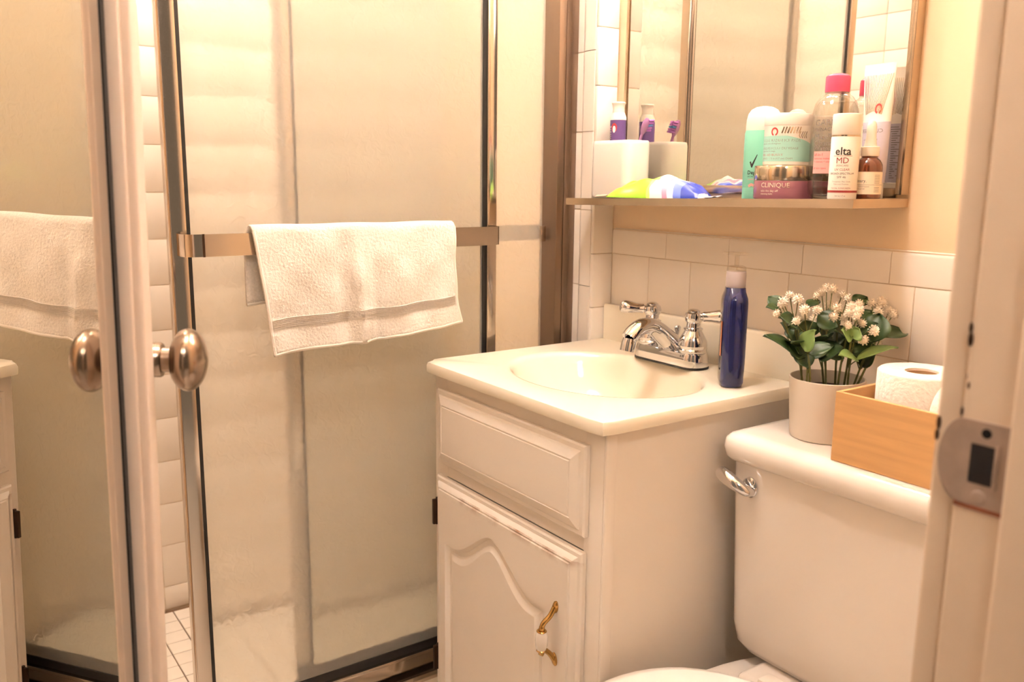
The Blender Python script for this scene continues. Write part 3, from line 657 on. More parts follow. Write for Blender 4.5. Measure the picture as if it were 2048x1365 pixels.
for s in (-1, 1): add('seat_hinge', g_box((-.243, TY+s*.075-.014, .4035), (-.215, TY+s*.075+.014, .418), .004), seatm, tl)
# ================================================================== mirror cabinet with shelf
def shz(y): return 1.085 + .0133*(-y/.62)
mc = thing('mirror_cabinet', 'metal framed wall mirror with a narrow shelf above the sink', 'mirror', (0, -.32, 1.07))
add('mirror_glass', g_box((.005, -.614, 1.105), (.0078, -.026, 1.80)), mirror, mc, smooth=False)
add('frame_bar', cat(g_box((.0015, -.0240, 1.10), (.0078, -.0190, 1.80), .0008)), steelw, mc)
add('frame_bar', cat(g_box((-.012, -.6285, 1.105), (.0078, -.6225, 1.80), .0012), g_box((-.004, -.6223, 1.105), (.0078, -.613, 1.80), .001)), steelw, mc)
add('frame_bar', g_box((.0005, -.6128, 1.1), (.0049, -.0370, 1.1145), .001), steelw, mc)
add('frame_bar', g_box((-.012, -.6285, 1.801), (.0078, -.0185, 1.815), .001), steelw, mc)
def shelf_slab(x0, x1, y0, y1, d0, d1): # follows the slight sag to the left
    V = [(x, y, shz(y)+d) for d in (d0, d1) for x, y in ((x0, y0), (x1, y0), (x1, y1), (x0, y1))]
    return V, [(3, 2, 1, 0), (4, 5, 6, 7), (0, 1, 5, 4), (1, 2, 6, 5), (2, 3, 7, 6), (3, 0, 4, 7)]
add('shelf_tray', cat(shelf_slab(-.124, .0004, -.6275, -.0025, -.004, -.0015), shelf_slab(-.1255, -.1215, -.6285, -.002, -.0115, .0012), shelf_slab(-.1214, .0078, -.6285, -.6245, -.0115, .0012)), steelw, mc, smooth=False)
add('shelf_surface', shelf_slab(-.1213, .0002, -.6243, -.003, -.0014, -.0003), darktop, mc, smooth=False)
# ---- helpers for bottles on the shelf: things stand on the shelf surface
def stand(name, label, cat_, x, y): return thing(name, label, cat_, (x, y, shz(y)))
VA = math.atan2(CAM.y+.5, CAM.x+.05)      # direction in which the shelf things face the doorway
def lines(c, r, items, ang, sx=1, sy=1, rot=0):
    """items: (text, size, z, align) -> lettering geo"""
    return cat(*[g_text(t, s, lambda u, v, z=z: cylmap(c, r, ang, sx, sy, rot)(u, v+z), al) for t, s, z, al in items])
# tumbler
b = .0003
tb = thing('toothbrush_tumbler', 'cream rectangular bathroom tumbler on the far end of the shelf', 'tumbler', (-.045, -.067, shz(-.067)))
z0 = shz(-.067)+.0012
tl_ = [(.004, 0, .014), (.001, .002, .017), (0, .006, .018), (0, .100, .018), (.0008, .1055, .0175), (.0025, .1075, .016), (.0045, .1070, .014), (.0055, .1035, .013), (.0058, .012, .012)]
add('cup', g_loft([rrect(-.078+i, -.0135-i, -.1225+i, -.0115-i, r_, 6, z0+z) for i, z, r_ in tl_]), porc, tb, angle=50)
tp = thing('toothpaste_tube', 'purple toothpaste tube with white cap standing in the tumbler', 'toothpaste', (-.033, -.043, z0+.0125))
tc_ = (-.033, -.043, z0+.0125)
add('tube', g_lathe([(.0118, 0), (.0148, .02), (.0155, .06), (.0155, .135)], tc_, 28), purple, tp)
add('shoulder', g_lathe([(.0155, .1352), (.0152, .141), (.0118, .149)], tc_, 28), white, tp)
add('cap', g_lathe([(.0116, .1492), (.0112, .158), (.0122, .164), (.0132, .1655), (.0132, .1675), (.0118, .169)], tc_, 28), white, tp)
fm = cylmap(tc_, .0155, VA-.3)
add('emblem', g_loft([[fm(.0058*math.cos(R(a))*s, .1205+.0085*math.sin(R(a))*s) for a in range(0, 360, 15)] for s in (1, .6)], False, False), red, tp, smooth=False)
add('emblem_core', cat(fan([cylmap(tc_, .0155, VA-.3, eps=.0005)(.0032*math.cos(R(a)), .1175+.0065*math.sin(R(a))) for a in range(0, 360, 20)])), white, tp, smooth=False)
add('lettering', g_text('WHITE', .0085, lambda u, v: cylmap(tc_, .0155, VA-.75)(-v, .098+u), 'LEFT'), white, tp, smooth=False)
tbr = thing('toothbrush', 'lilac toothbrush leaning in the tumbler', 'toothbrush', (-.03, -.095, z0+.0115))
q0, q1, q2 = Vector((-.042, -.075, z0+.0135)), Vector((-.036, -.1135, z0+.119)), Vector((-.036, -.1290, z0+.152))
add('handle', g_tube([q0, q0.lerp(q1, .5), q0.lerp(q1, .9), q1], [.004, .0045, .003, .0026], 10), brushp, tbr)
hd = (q2-q1).normalized()
th_ = add('head', g_tube([q1, q1+hd*.006, q1+hd*.014, q1+hd*.024, q1+hd*.031], [.003, .0055, .0065, .0062, .003], 10), brushp, tbr)
for k in range(5):
    for s in (-1, 1):
        p = q1 + hd*(.007+k*.0048) + Vector((.003, s*.003, 0)); add('bristle_tuft', g_tube([p, p+Vector((.0125, 0, .001))], .0021, 7), bluebr if k == 2 else bristle, th_)
# wipes pack
pa = Vector((.53, -.848, 0)).normalized(); pw = Vector((.848, .53, 0)).normalized()
WM = Matrix(((pa.x, -pw.x, 0, -.083), (pa.y, -pw.y, 0, -.216), (0, 0, 1, shz(-.216)+.001), (0, 0, 0, 1)))
wp = thing('wipes_pack', 'crumpled green, white and blue wet wipes pack overhanging the shelf edge', 'wipes pack', M=WM)
def wipes():
    NX, NY = 36, 18; V = []; F = []
    rnd = random.Random(3); ph_ = [rnd.random()*6 for _ in range(8)]
    for s in (1, 0):
        for i in range(NX+1):
            for j in range(NY+1):
                x = -1+2*i/NX; y = -1+2*j/NY
                h = max(0, 1-abs(x)**3.2)**.6*max(0, 1-abs(y)**2.6)**.55
                wr = .0024*(math.sin(7*x+5*y+ph_[0])+math.sin(-9*x+4*y+ph_[1])+.7*math.sin(13*y+6*x+ph_[2]))*h
                px, py = .086*x, (.046-.004*abs(x)**3)*y*(1-.06*math.sin(6*x+ph_[3]))
                V.append((px, py, (.003+.031*h*(.92+.12*math.sin(3*x+1)) + wr) if s else .0004+.001*abs(x)))
    n = (NX+1)*(NY+1)
    for i in range(NX):
        for j in range(NY):
            a = i*(NY+1)+j; F.append((a, a+1, a+NY+2, a+NY+1)); F.append((n+a, n+a+NY+1, n+a+NY+2, n+a+1))
    for i in range(NX):
        for j in (0, NY): a = i*(NY+1)+j; F.append((a, a+NY+1, n+a+NY+1, n+a))
    for j in range(NY):
        for i in (0, NX): a = i*(NY+1)+j; F.append((a, a+1, n+a+1, n+a))
    return V, F
add('pouch', wipes(), wipesm, wp, angle=28, local=True)
def crimp(x0, x1, z0_, z1_, m_):
    V = []; F = []; n = 24
    for k in range(3):
        for j in range(n+1):
            y = -1+2*j/n; t = k/2; V.append((x0+(x1-x0)*t + .002*math.sin(5*y), .0425*y, z0_+(z1_-z0_)*t + .0012*math.sin(9*y+k)+.002))
    for k in range(2):
        for j in range(n): a = k*(n+1)+j; F.append((a, a+1, a+n+2, a+n+1))
    o = add('end_seal', (V, F), m_, wp, angle=28, local=True); s = o.modifiers.new('t', 'SOLIDIFY'); s.thickness = .0008
crimp(-.085, -.106, .0025, .0015, labelw); crimp(.085, .100, .001, .0025, lilac)
# deodorant
x, y = -.036, -.396
de = stand('deodorant_stick', 'mint green deodorant stick with white domed cap beside the jars', 'deodorant', x, y); c = (x, y, shz(y)); rot = VA+math.pi/2
def ell(prof, c, rot, a=1.0, b_=.62, seg=40): 
    return xf(g_lathe(prof, (0, 0, 0), seg, a, b_), Matrix.Translation(c) @ Matrix.Rotation(rot, 4, 'Z'))
add('base', ell([(.0275, 0), (.0285, .001), (.0285, .018)], c, rot), mint, de)
dbar = add('barrel', ell([(.0280, .0182), (.0288, .020), (.0292, .08), (.0290, .104), (.0280, .108), (.0272, .1125)], c, rot), mint, de)
add('cap', ell([(.0278, .108), (.0278, .116), (.0272, .126), (.025, .135), (.0205, .1415), (.013, .1455), (.004, .147)], c, rot), white, de)
def ellmap(c, a, b_, rot, off, eps=.0004):
    def f(u, v):
        t = -math.pi/2 + (u+off)/a  # front of the ellipse is local -y
        return tuple(Matrix.Translation(c) @ Matrix.Rotation(rot, 4, 'Z') @ Vector(((a+eps)*math.cos(t), -(a+eps)*b_*math.sin(-t), v)))
    return f
dmap = ellmap(c, .0292, .62, rot, 0)
def dm2(u, v): return dmap(u-.0135, v)
add('check_mark', fan([dm2(u*.75, .0600+(v-.06)*.75) for u, v in ((-.0075, .0585), (-.0045, .0605), (-.0020, .0545), (.0085, .0745), (.0100, .0740), (-.0005, .0470), (-.0030, .0470))]), black, dbar, smooth=False)
add('lettering', g_text('Degree', .0088, lambda u, v: dmap(u-.0225, v+.0395), 'LEFT', .00015), black, dbar, smooth=False)
add('lettering', g_text('DRY PROTECTION', .0030, lambda u, v: dmap(u-.0222, v+.0350), 'LEFT'), black, dbar, smooth=False)
add('print_mark', g_strip([(-.0205, .0315), (-.008, .0320)], .0010, dmap), pinklab, dbar, smooth=False)
add('print_mark', g_strip([(-.019, .0205), (-.014, .0235), (-.009, .0215), (-.003, .0240)], .0045, dmap), pinklab, dbar, smooth=False)
# balm jar with the pad jar standing on it
def addlines(name, a, m_, parent, **k):
    c_, r_, items, ang = a
    for it in items: add(name, lines(c_, r_, [it], ang), m_, parent, smooth=False)
x, y = -.048, -.451; c = (x, y, shz(y))
ba = stand('balm_jar', 'squat mauve cleansing balm jar with silver lid on the shelf', 'jar', x, y)
bj = add('jar', g_lathe([(.0425, 0), (.0448, .001), (.0455, .004), (.0455, .0275), (.0452, .0285)], c, 48), mauve, ba)
add('lid', g_lathe([(.0450, .0287), (.0456, .0295), (.0456, .0500), (.0448, .0512), (.043, .0515)], c, 48), silver, ba)
addlines('lettering', (c, .0455, [('CLINIQUE', .0102, .0185, 'LEFT'), ('take the day off', .0046, .0118, 'LEFT'), ('cleansing balm', .0036, .0075, 'LEFT')], VA-.78), labelw, bj)
zp = c[2]+.0517; pc = (x+.001, y-.001, zp)
pj = thing('pad_jar', 'white and pale teal jar of facial pads stacked on the balm jar', 'jar', pc)
pjj = add('jar', g_lathe([(.033, 0), (.0348, .0012), (.0351, .003), (.0351, .060)], pc, 48), white, pj)
add('lid', g_lathe([(.0353, .0602), (.0357, .062), (.0357, .0765), (.0348, .0782), (.030, .0788)], pc, 48), white, pj)
fm = cylmap(pc, .0351, VA)
add('label_band', g_patch(fm, -.0545, .0545, .006, .044, 60, 1, lambda t: .0445 - .0125*max(0, (t-.5)*2.2)**1.1), teal, pjj)
add('emblem', g_loft([[cylmap(pc, .0351, VA-.55, eps=.0006)(.0058*s*math.cos(R(a)), .0505+.0065*s*math.sin(R(a))) for a in range(-70, 251, 16)] for s in (1, .62)], False, False, False), red, pjj, smooth=False)
fo = cylmap(pc, .0351, VA-.1, eps=.0006)
add('foil_stripe', cat(*[g_strip([(k*.0042, .0480), (k*.0042+.003, .0575)], .0018, fo) for k in range(-1, 6)], *[g_strip([(.024+k*.004, .051), (.0215+k*.004, .045), (.0235+k*.004, .041)], .0012, fo) for k in range(0, 4)]), silver, pjj, smooth=False)
addlines('lettering', (pc, .0351, [('FACIAL RADIANCE PADS', .0060, .0355, 'LEFT'), ('exfoliate, tone & brighten', .0036, .0318, 'LEFT'), ('DISQUES ECLAT DU VISAGE', .0052, .0240, 'LEFT'), ('tamponnez le visage', .0036, .0205, 'LEFT'), ('28 PADS  1.75 in (4.7 cm) DIAM', .0042, .0090, 'LEFT')], VA-1.30), grey, pjj)
addlines('brand_line', (pc, .0351, [('FIRST AID BEAUTY', .0050, .0142, 'LEFT')], VA-1.30), red, pjj, smooth=False)
# micellar water
x, y = -.038, -.5285; c = (x, y, shz(y))
mw = stand('micellar_bottle', 'clear cleansing water bottle with pink cap, tallest bottle on the shelf', 'bottle', x, y)
mb = add('bottle', g_lathe([(.0235, 0), (.029, .003), (.0320, .010), (.0332, .02), (.0332, .115), (.0325, .128), (.0295, .140), (.0235, .149), (.0172, .1535), (.0168, .156)], c, 40), clearp, mw)
add('water', g_lathe([(.022, .0015), (.0275, .0045), (.0305, .011), (.0318, .021), (.0318, .115), (.0312, .127), (.0285, .1375), (.0255, .142)], c, 40), clearw, mw)
add('cap', g_lathe([(.0172, .1562), (.0174, .158), (.0174, .176), (.0168, .179), (.0135, .1815), (.006, .183)], c, 36), pinkcap, mw)
mlb = add('label_band', g_patch(cylmap(c, .0333, VA), -.030, .030, .038, .070, 30), pinklab, mw)
addlines('lettering', (c, .0333, [('GARNIER', .0125, .107, 'LEFT'), ('SKINACTIVE', .0072, .099, 'LEFT'), ('Micellar', .0115, .0875, 'LEFT'), ('Cleansing', .0105, .0785, 'LEFT'), ('Water', .0105, .0695+.001, 'LEFT')], VA-.93), grey, mb)
addlines('label_lettering', (c, .0336, [('all-in-1', .0055, .0635, 'LEFT'), ('removes makeup', .0040, .0585, 'LEFT'), ('+ cleanses + soothes', .0036, .0540, 'LEFT'), ('all skin types', .0040, .0445, 'LEFT')], VA-.86), red, mlb)
# sunscreen
x, y = -.095, -.5885; c = (x, y, shz(y)+.0003)
su = stand('sunscreen_bottle', 'slim white airless sunscreen bottle with maroon stripe at the shelf front', 'bottle', x, y)
sub = add('bottle', g_lathe([(.0180, 0), (.0192, .001), (.0195, .003), (.0195, .0855), (.0190, .0865)], c, 36), white, su)
add('foil_ring', g_lathe([(.0193, .0867), (.0193, .0885)], c, 36), silver, su)
add('cap', g_lathe([(.0190, .0887), (.0195, .0895), (.0195, .1155), (.0188, .1175), (.016, .118)], c, 36), white, su)
A_ = VA-.16
add('lettering', g_text('elta', .0150, lambda u, v: cylmap(c, .0195, A_)(u, v+.0615), 'CENTER', .0002), black, sub, smooth=False)
addlines('lettering', (c, .0195, [('BROAD-SPECTRUM', .0040, .0345, 'CENTER'), ('SPF 46', .0044, .0295, 'CENTER')], A_), black, sub)
addlines('brand_lettering', (c, .0195, [('MD', .0115, .0500, 'CENTER'), ('UV CLEAR', .0046, .0398, 'CENTER'), ('FACIAL SUNSCREEN', .0030, .0148, 'CENTER')], A_), maroon, sub)
add('rule_line', g_strip([(-.013+.001*k, .0600) for k in range(27)], .0005, cylmap(c, .0195, A_)), maroon, sub, smooth=False)
addlines('sub_lettering', (c, .0195, [('SKINCARE', .0036, .0456, 'CENTER'), ('Transparent Zinc Oxide', .0026, .0240, 'CENTER'), ('Calms and Protects', .0026, .0205, 'CENTER'), ('Net wt. 1.7 oz', .0024, .0045, 'CENTER')], A_), grey, sub)
add('stripe', g_patch(cylmap(c, .0195, VA), -.028, .028, .0098, .0128, 30), maroon, sub)
# serum dropper
x, y = -.0645, -.6075; c = (x, y, shz(y)+.0002)
se = stand('serum_dropper', 'small amber serum bottle with white dropper at the right end of the shelf', 'bottle', x, y)
add('bottle', g_lathe([(.0165, 0), (.0180, .001), (.0184, .003), (.0184, .044), (.0178, .049), (.0150, .0545), (.0110, .058), (.0108, .063)], c, 36), amber, se)
sla = add('label', g_patch(cylmap(c, .0184, VA), -.040, .040, .0075, .0385, 40), labelw, se)
addlines('lettering', (c, .0187, [('The Ordinary.', .0062, .0240, 'RIGHT')], VA-.12), black, sla)
addlines('sub_lettering', (c, .0187, [('Cold-Pressed', .0028, .0172, 'LEFT'), ('Seed Oil', .0028, .0140, 'LEFT')], VA-.75), grey, sla)
add('rule_line', g_strip([(-.032+.002*k, .0205) for k in range(33)], .0004, cylmap(c, .0187, VA)), grey, sla, smooth=False)
for v0, n_, st2 in ((.034, 6, .0022), (.017, 4, .0020)):
    for k in range(n_): add('print_line', g_strip([(.008, v0-st2*k), (.0125, v0-st2*k), (.0165, v0-st2*k)], .0005, cylmap(c, .0187, VA)), grey, sla, smooth=False)
add('collar', g_lathe([(.0122, .0602), (.0126, .061), (.0126, .0725), (.0115, .0735)], c, 32), white, se)
add('rubber_bulb', g_lathe([(.0090, .0737), (.0078, .078), (.0066, .088), (.0068, .098), (.0060, .1045), (.0040, .1080), (.001, .1092)], c, 28), white, se)
# cleanser tube standing on its cap, flat end up
x, y = -.0225, -.5885; zt = shz(y)
ct = stand('cleanser_tube', 'white and lilac cleanser tube standing on its cap against the mirror', 'tube', x, y)
sd = Vector((-.10, -.995, 0)).normalized(); nd = Vector((sd.y, -sd.x, 0))
def tsec(hw, ht, z, ox=0, oy=0, n=32): return [(x+ox + sd.x*hw*math.cos(a)+nd.x*ht*math.sin(a), y+oy + sd.y*hw*math.cos(a)+nd.y*ht*math.sin(a), zt+z) for a in (2*math.pi*i/n for i in range(n))]
add('cap', g_loft([tsec(.0145, .0145, .0003), tsec(.0152, .0152, .002), tsec(.0148, .0148, .024)]), white, ct)
TS = [(.0165, .0155, .0245, 0), (.0175, .0155, .035, .1), (.020, .0140, .07, .25), (.0225, .0105, .11, .5), (.0250, .0062, .15, .8), (.0265, .0022, .178, 1), (.0268, .0008, .182, 1), (.0268, .0007, .1915, 1.05)]
def tub(a, b_, e=0): return g_loft([tsec(h+e, t_+e, z, -.001*k, .002*k) for h, t_, z, k in TS[a:b_]], True, True)
tup = add('tube_upper', tub(3, 8), white, ct, angle=60); tlo = add('tube_lower', tub(0, 4), lilac, ct, angle=60)
def tubemap(u, v, e=.0005, face=1):
    for (h0, t0, z0_, k0), (h1, t1, z1_, k1) in zip(TS, TS[1:]):
        if z0_ <= v <= z1_ or (z1_ == TS[-1][2] and v > z1_):
            t = (v-z0_)/(z1_-z0_); h = h0+(h1-h0)*t; d = t0+(t1-t0)*t; k = k0+(k1-k0)*t; break
    else: h, d, _, k = TS[0]
    q = max(-.98, min(.98, u/h)); off = d*math.sqrt(1-q*q)+e
    return (x-.001*k + sd.x*u + nd.x*off*face, y+.002*k + sd.y*u + nd.y*off*face, zt+v)
FC = 1 if nd.dot(Vector((CAM.x-x, CAM.y-y, 0))) > 0 else -1
def tfront(u, v): return tubemap(u*FC*(1 if sd.cross(nd).z*1 < 0 else -1)*-1, v, .0006, FC)
def tback(u, v): return tubemap(u, v, .0006, -FC)
for fmap_ in (tfront, tback):
    for k in range(-8, 9): add('foil_ray', g_strip([(k*.0016, .125-abs(k)*.0006), (k*.0030, .176)], .0009, fmap_), silver, tup, smooth=False)
add('emblem', g_loft([[tfront(-.008+.0055*s*math.cos(R(a)), .128+.0075*s*math.sin(R(a))) for a in range(-70, 251, 16)] for s in (1, .62)], False, False, False), red, tup, smooth=False)
for t_, sz, v0 in (('FACE', .006, .1045), ('CLEANSER', .0075, .095), ('for sensitive skin', .0034, .084)): add('lettering', g_text(t_, sz, lambda u, v: tfront(u, v+v0), 'CENTER'), grey, tlo, smooth=False)
for k in range(24): add('print_line', g_strip([(-.014, .105-k*.0032), (0, .105-k*.0032), (.014-.004*(k*7 % 3), .105-k*.0032)], .0009, tback), grey, tlo, smooth=False)
# ================================================================== plant on the tank
pcx, pcy, pz = -.112, -.600, .7552
pt = thing('potted_plant', 'artificial white flowers with green leaves in a plain white pot', 'plant', (pcx, pcy, pz))
add('pot', g_lathe([(.042, 0), (.0462, .0006), (.0472, .003), (.0525, .086), (.0528, .0885), (.0515, .0892), (.0500, .0885), (.0485, .075), (.047, .066)], (pcx, pcy, pz), 48), potm, pt, angle=60)
add('soil', g_lathe([(.0468, .0665), (.0470, .0675), (.044, .071), (.03, .0735), (.012, .0745), (.001, .0745)], (pcx, pcy, pz), 32), soil, pt)
FL= [[-0.1778, -0.5545, 0.9359], [-0.1424, -0.5491, 0.9594], [-0.1354, -0.5318, 0.9482], [-0.142, -0.5629, 0.9553], [-0.1525, -0.5829, 0.9442], [-0.1724, -0.5847, 0.9295], [-0.1206, -0.5595, 0.9271], [-0.1382, -0.5309, 0.9434], [-0.1295, -0.5871, 0.942], [-0.099, -0.5634, 0.9219], [-0.0788, -0.5682, 0.9089], [-0.0809, -0.5657, 0.968], [-0.0827, -0.577, 0.9674], [-0.0786, -0.5567, 0.9599], [-0.0939, -0.5589, 0.9573], [-0.0628, -0.5806, 0.9586], [-0.0746, -0.5976, 0.9566], [-0.1148, -0.6089, 0.9465], [-0.1282, -0.6143, 0.9361], [-0.0723, -0.5653, 0.9417], [-0.1099, -0.6261, 0.9409], [-0.0978, -0.6204, 0.9486], [-0.0891, -0.6259, 0.9515], [-0.0996, -0.6325, 0.9446], [-0.1108, -0.6384, 0.9388], [-0.0968, -0.6384, 0.9274], [-0.1071, -0.6177, 0.932], [-0.1219, -0.6337, 0.9251], [-0.0937, -0.655, 0.9188], [-0.1066, -0.649, 0.9055], [-0.0489, -0.6323, 0.9387], [-0.0525, -0.6452, 0.9255], [-0.0178, -0.6295, 0.9379], [-0.0228, -0.6393, 0.9337], [-0.016, -0.6158, 0.9487], [-0.0289, -0.607, 0.9476], [-0.0207, -0.614, 0.942], [-0.0276, -0.6216, 0.8875], [-0.0584, -0.5993, 0.8899], [-0.0721, -0.576, 0.8955]]
LV= [([-0.1514, -0.5762, 0.8675], [-0.2052, -0.5545, 0.9059], 0.022, 0), ([-0.163, -0.6011, 0.8865], [-0.1583, -0.6094, 0.9192], 0.024, 1), ([-0.1255, -0.5938, 0.8706], [-0.1114, -0.6247, 0.8878], 0.03, 0), ([-0.1161, -0.6354, 0.908], [-0.1307, -0.6287, 0.9196], 0.02, 1), ([-0.1153, -0.636, 0.908], [-0.1085, -0.6441, 0.9208], 0.02, 1), ([-0.0792, -0.6454, 0.8965], [-0.0561, -0.6402, 0.9365], 0.03, 0), ([-0.0411, -0.6342, 0.8996], [0.0096, -0.6444, 0.9023], 0.022, 0), ([-0.1087, -0.6419, 0.8753], [-0.0492, -0.6678, 0.891], 0.012, 1), ([-0.1132, -0.6447, 0.8763], [-0.1459, -0.638, 0.8863], 0.016, 1), ([-0.0672, -0.6255, 0.857], [-0.0553, -0.6409, 0.8808], 0.026, 0), ([-0.1369, -0.5416, 0.9004], [-0.1506, -0.5402, 0.9191], 0.02, 0), ([-0.149, -0.5671, 0.9151], [-0.1768, -0.5564, 0.9303], 0.022, 0), ([-0.1403, -0.5305, 0.9385], [-0.145, -0.5116, 0.9524], 0.016, 0), ([-0.1575, -0.5444, 0.9339], [-0.1812, -0.5379, 0.9436], 0.016, 0), ([-0.0967, -0.5488, 0.9385], [-0.0744, -0.5504, 0.946], 0.014, 0), ([-0.0419, -0.5868, 0.9412], [-0.0154, -0.5907, 0.9516], 0.016, 0), ([-0.1082, -0.6082, 0.9155], [-0.1114, -0.5771, 0.9326], 0.026, 0), ([-0.1449, -0.5784, 0.8778], [-0.155, -0.5677, 0.8935], 0.024, 0), ([-0.0517, -0.6093, 0.9213], [-0.028, -0.6111, 0.9324], 0.026, 0), ([-0.0916, -0.5773, 0.8838], [-0.1099, -0.5696, 0.9158], 0.028, 0), ([-0.118, -0.5682, 0.8968], [-0.1218, -0.5595, 0.9233], 0.026, 0), ([-0.0721, -0.5901, 0.8879], [-0.0635, -0.591, 0.9109], 0.026, 0), ([-0.0674, -0.6072, 0.8823], [-0.0615, -0.6182, 0.9069], 0.026, 0), ([-0.1211, -0.5549, 0.891], [-0.1368, -0.5395, 0.9099], 0.024, 0)]
ST= [([-0.1479, -0.5832, 0.8479], [-0.1461, -0.5695, 0.9132]), ([-0.1524, -0.5919, 0.8501], [-0.1447, -0.5813, 0.9206]), ([-0.1373, -0.5789, 0.8448], [-0.1418, -0.5554, 0.9341]), ([-0.1124, -0.5968, 0.8433], [-0.1092, -0.5826, 0.9157]), ([-0.1186, -0.6044, 0.8455], [-0.0937, -0.5801, 0.9198]), ([-0.0913, -0.5999, 0.8403], [-0.0989, -0.5997, 0.9269]), ([-0.1055, -0.6138, 0.8447], [-0.1028, -0.6232, 0.921]), ([-0.0897, -0.6129, 0.8426], [-0.098, -0.6261, 0.9229]), ([-0.0938, -0.622, 0.8449], [-0.096, -0.63, 0.9119]), ([-0.0742, -0.6241, 0.8419], [-0.0686, -0.6372, 0.9104]), ([-0.0815, -0.6309, 0.8441], [-0.04, -0.6307, 0.9185]), ([-0.1631, -0.5964, 0.8523], [-0.163, -0.6011, 0.8865])]

def clampxy(p, r_=.038):
    d = Vector((p[0]-pcx, p[1]-pcy)); l = d.length
    if l > r_: d *= r_/l
    return Vector((pcx+d.x, pcy+d.y, p[2]))
tops = []
for a, b_ in ST:
    a = clampxy(a); a.z = pz+.070; b_ = Vector(b_); m_ = a.lerp(b_, .5) + Vector((random.uniform(-.006, .006), random.uniform(-.006, .006), 0))
    add('stem', g_tube(bez(a, m_*1.0, b_, 6), [.0016]*5+[.0012, .001], 6), stemm, pt); tops.append((a, m_, b_))
def fl_mesh():
    gs = [g_sphere((0, 0, 0), .0056, 10, 6)]; rnd = random.Random(5)
    for k in range(40):
        zc = 1-1.8*(k+.5)/40; t = k*2.39996; r_ = math.sqrt(max(0, 1-zc*zc)); d = Vector((r_*math.cos(t), r_*math.sin(t), zc)).normalized()
        s = d.cross(Vector((.3, .2, 1))).normalized(); L_ = .0084*(.92+.16*rnd.random())
        gs.append(([tuple(d*.004+s*.0010), tuple(d*.004-s*.0010), tuple(d*L_*.9-s*.0013), tuple(d*L_), tuple(d*L_*.9+s*.0013)], [(0, 1, 2, 3, 4)]))
    return mesh_of('flower', cat(*gs), flowm, smooth=False)
fm_ = fl_mesh()
for i, f in enumerate(FL):
    p = Vector(f); s = random.uniform(.85, 1.15)
    inst('flower', fm_, pt, p-Vector((pcx, pcy, pz)), (random.uniform(-.5, .5), random.uniform(-.5, .5), random.uniform(0, 6)), (s, s, s))
    a, m_, b_ = min(tops, key=lambda q: (q[2]-p).length)
    s0 = m_.lerp(b_, .75) if p.z > b_.z-.01 else a.lerp(m_, .8)
    add('flower_stalk', g_tube(bez(s0, s0.lerp(p, .5)+Vector((0, 0, -.006)), p, 4), .0008, 5), stemm, pt)
def leaf(a, b_, w, light):
    a, b_ = Vector(a), Vector(b_); d = b_-a; L_ = d.length; d.normalize()
    toC = (CAM - a).normalized(); nrm = (Vector((0, 0, 1))*.75 + toC*.55 + Vector((random.uniform(-.25, .25), random.uniform(-.25, .25), 0)))
    s = d.cross(nrm).normalized(); nn = s.cross(d).normalized()
    V = []; F = []; n = 9
    for i in range(n+1):
        t = i/n; hw = w*.62*math.sin(math.pi*min(1, t**.8))**.85*(1 if t < .97 else .3); c_ = a + d*L_*t + nn*(.10*L_*math.sin(math.pi*t)) - Vector((0, 0, .12*L_*t*t*(0 if light else 1)))*0
        for q in (-1, -.5, 0, .5, 1): V.append(tuple(c_ + s*hw*q + nn*(.16*w*abs(q)**1.5)))
    for i in range(n):
        for j in range(4): k = i*5+j; F.append((k, k+1, k+6, k+5))
    o = add('leaf', (V, F), leafl if light else leafd, pt, angle=60)
    m_ = o.modifiers.new('t', 'SOLIDIFY'); m_.thickness = .0006
    near = min(tops, key=lambda q: (q[1]-a).length)
    add('leaf_stalk', g_tube([near[0].lerp(near[1], .7), near[0].lerp(near[1], .75).lerp(a, .6), a], .0009, 5), stemm, o)
for a_, b2_, w_, l_ in LV: leaf(a_, b2_, w_*1.3, l_)
rl = random.Random(11)
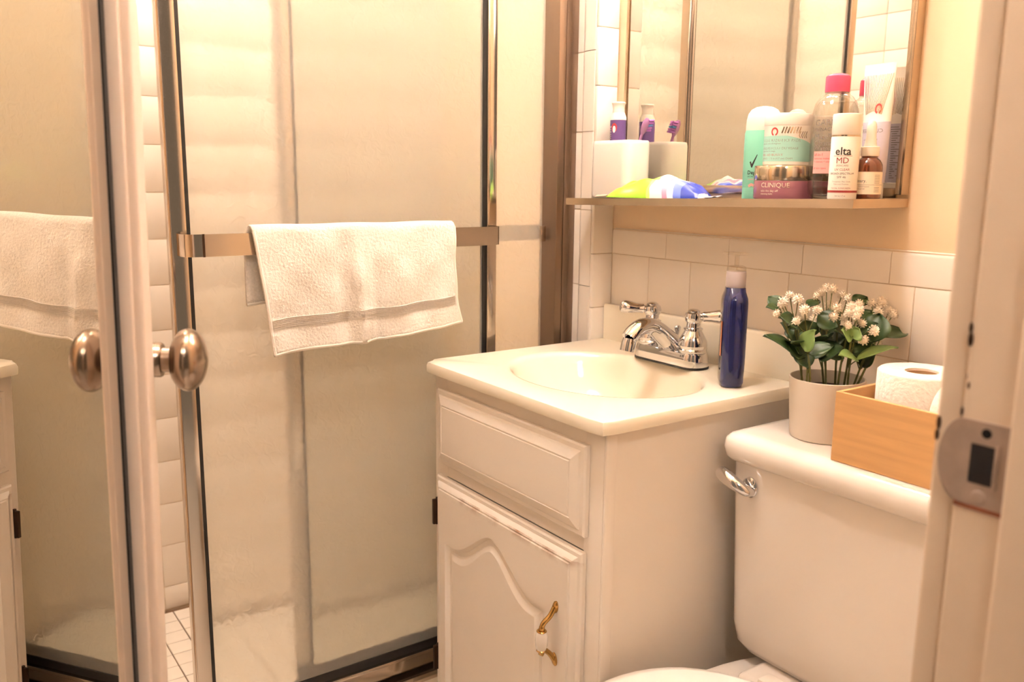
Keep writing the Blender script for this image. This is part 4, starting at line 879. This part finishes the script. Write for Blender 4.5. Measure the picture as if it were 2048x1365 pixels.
for a, m_, b_ in tops:                                   # leaves lower on the stems
    for k in range(2):
        t = rl.uniform(.45, .95); p = a.lerp(b_, t); an = rl.uniform(0, 6.28); L_ = rl.uniform(.028, .042)
        leaf(tuple(p), (p.x+L_*math.cos(an), p.y+L_*math.sin(an)*.9, p.z+rl.uniform(.004, .024)), rl.uniform(.022, .030), 0)
# ================================================================== bamboo box with toilet rolls
bx = thing('bamboo_box', 'open bamboo box of toilet rolls on the toilet tank', 'box', (-.126, -.78, .7555))
BX0, BX1, BY0, BY1, BZ0, BZ1 = -.198, -.043, -.915, -.674, .7555, .850
add('side_board', g_box((BX0, BY0, BZ0), (BX0+.006, BY1, BZ1), .0006), bamboo, bx, smooth=False)
add('side_board', g_box((BX1-.006, BY0, BZ0), (BX1, BY1, BZ1), .0006), bamboo, bx, smooth=False)
add('end_board', g_box((BX0+.006, BY1-.006, BZ0), (BX1-.006, BY1, BZ1), .0006), bamboo, bx, smooth=False)
add('end_board', g_box((BX0+.006, BY0, BZ0), (BX1-.006, BY0+.006, BZ1), .0006), bamboo, bx, smooth=False)
add('bottom_board', g_box((BX0+.006, BY0+.006, BZ0+.001), (BX1-.006, BY1-.006, BZ0+.006)), bamboo, bx, smooth=False)
def roll(name, label, M, r_=.0545, h=.1165):
    t = thing(name, label, 'toilet roll', M=M, group='toilet rolls in the bamboo box')
    pr = [(.021, 0), (r_-.002, 0), (r_, .002), (r_, h-.0025), (r_-.0025, h), (.024, h), (.0208, h-.001), (.0208, .002)]
    add('tissue', g_lathe(pr, seg=48, cap0=False, cap1=False), paper, t, angle=50, local=True)
    add('core', g_lathe([(.0206, .001), (.0206, h-.004), (.0192, h-.004), (.0192, .001)], seg=32, cap0=False, cap1=False), cardb, t, local=True)
    return t
roll('toilet_roll', 'upright white toilet roll in the bamboo box, core hole showing', Matrix.Translation((-.105, -.7365, BZ0+.0065)))
roll('toilet_roll', 'white toilet roll leaning at the door-frame end of the bamboo box', Matrix.Translation((-.183, -.8495, .852)) @ Matrix.Rotation(R(106), 4, 'Y'), .0555, .10)
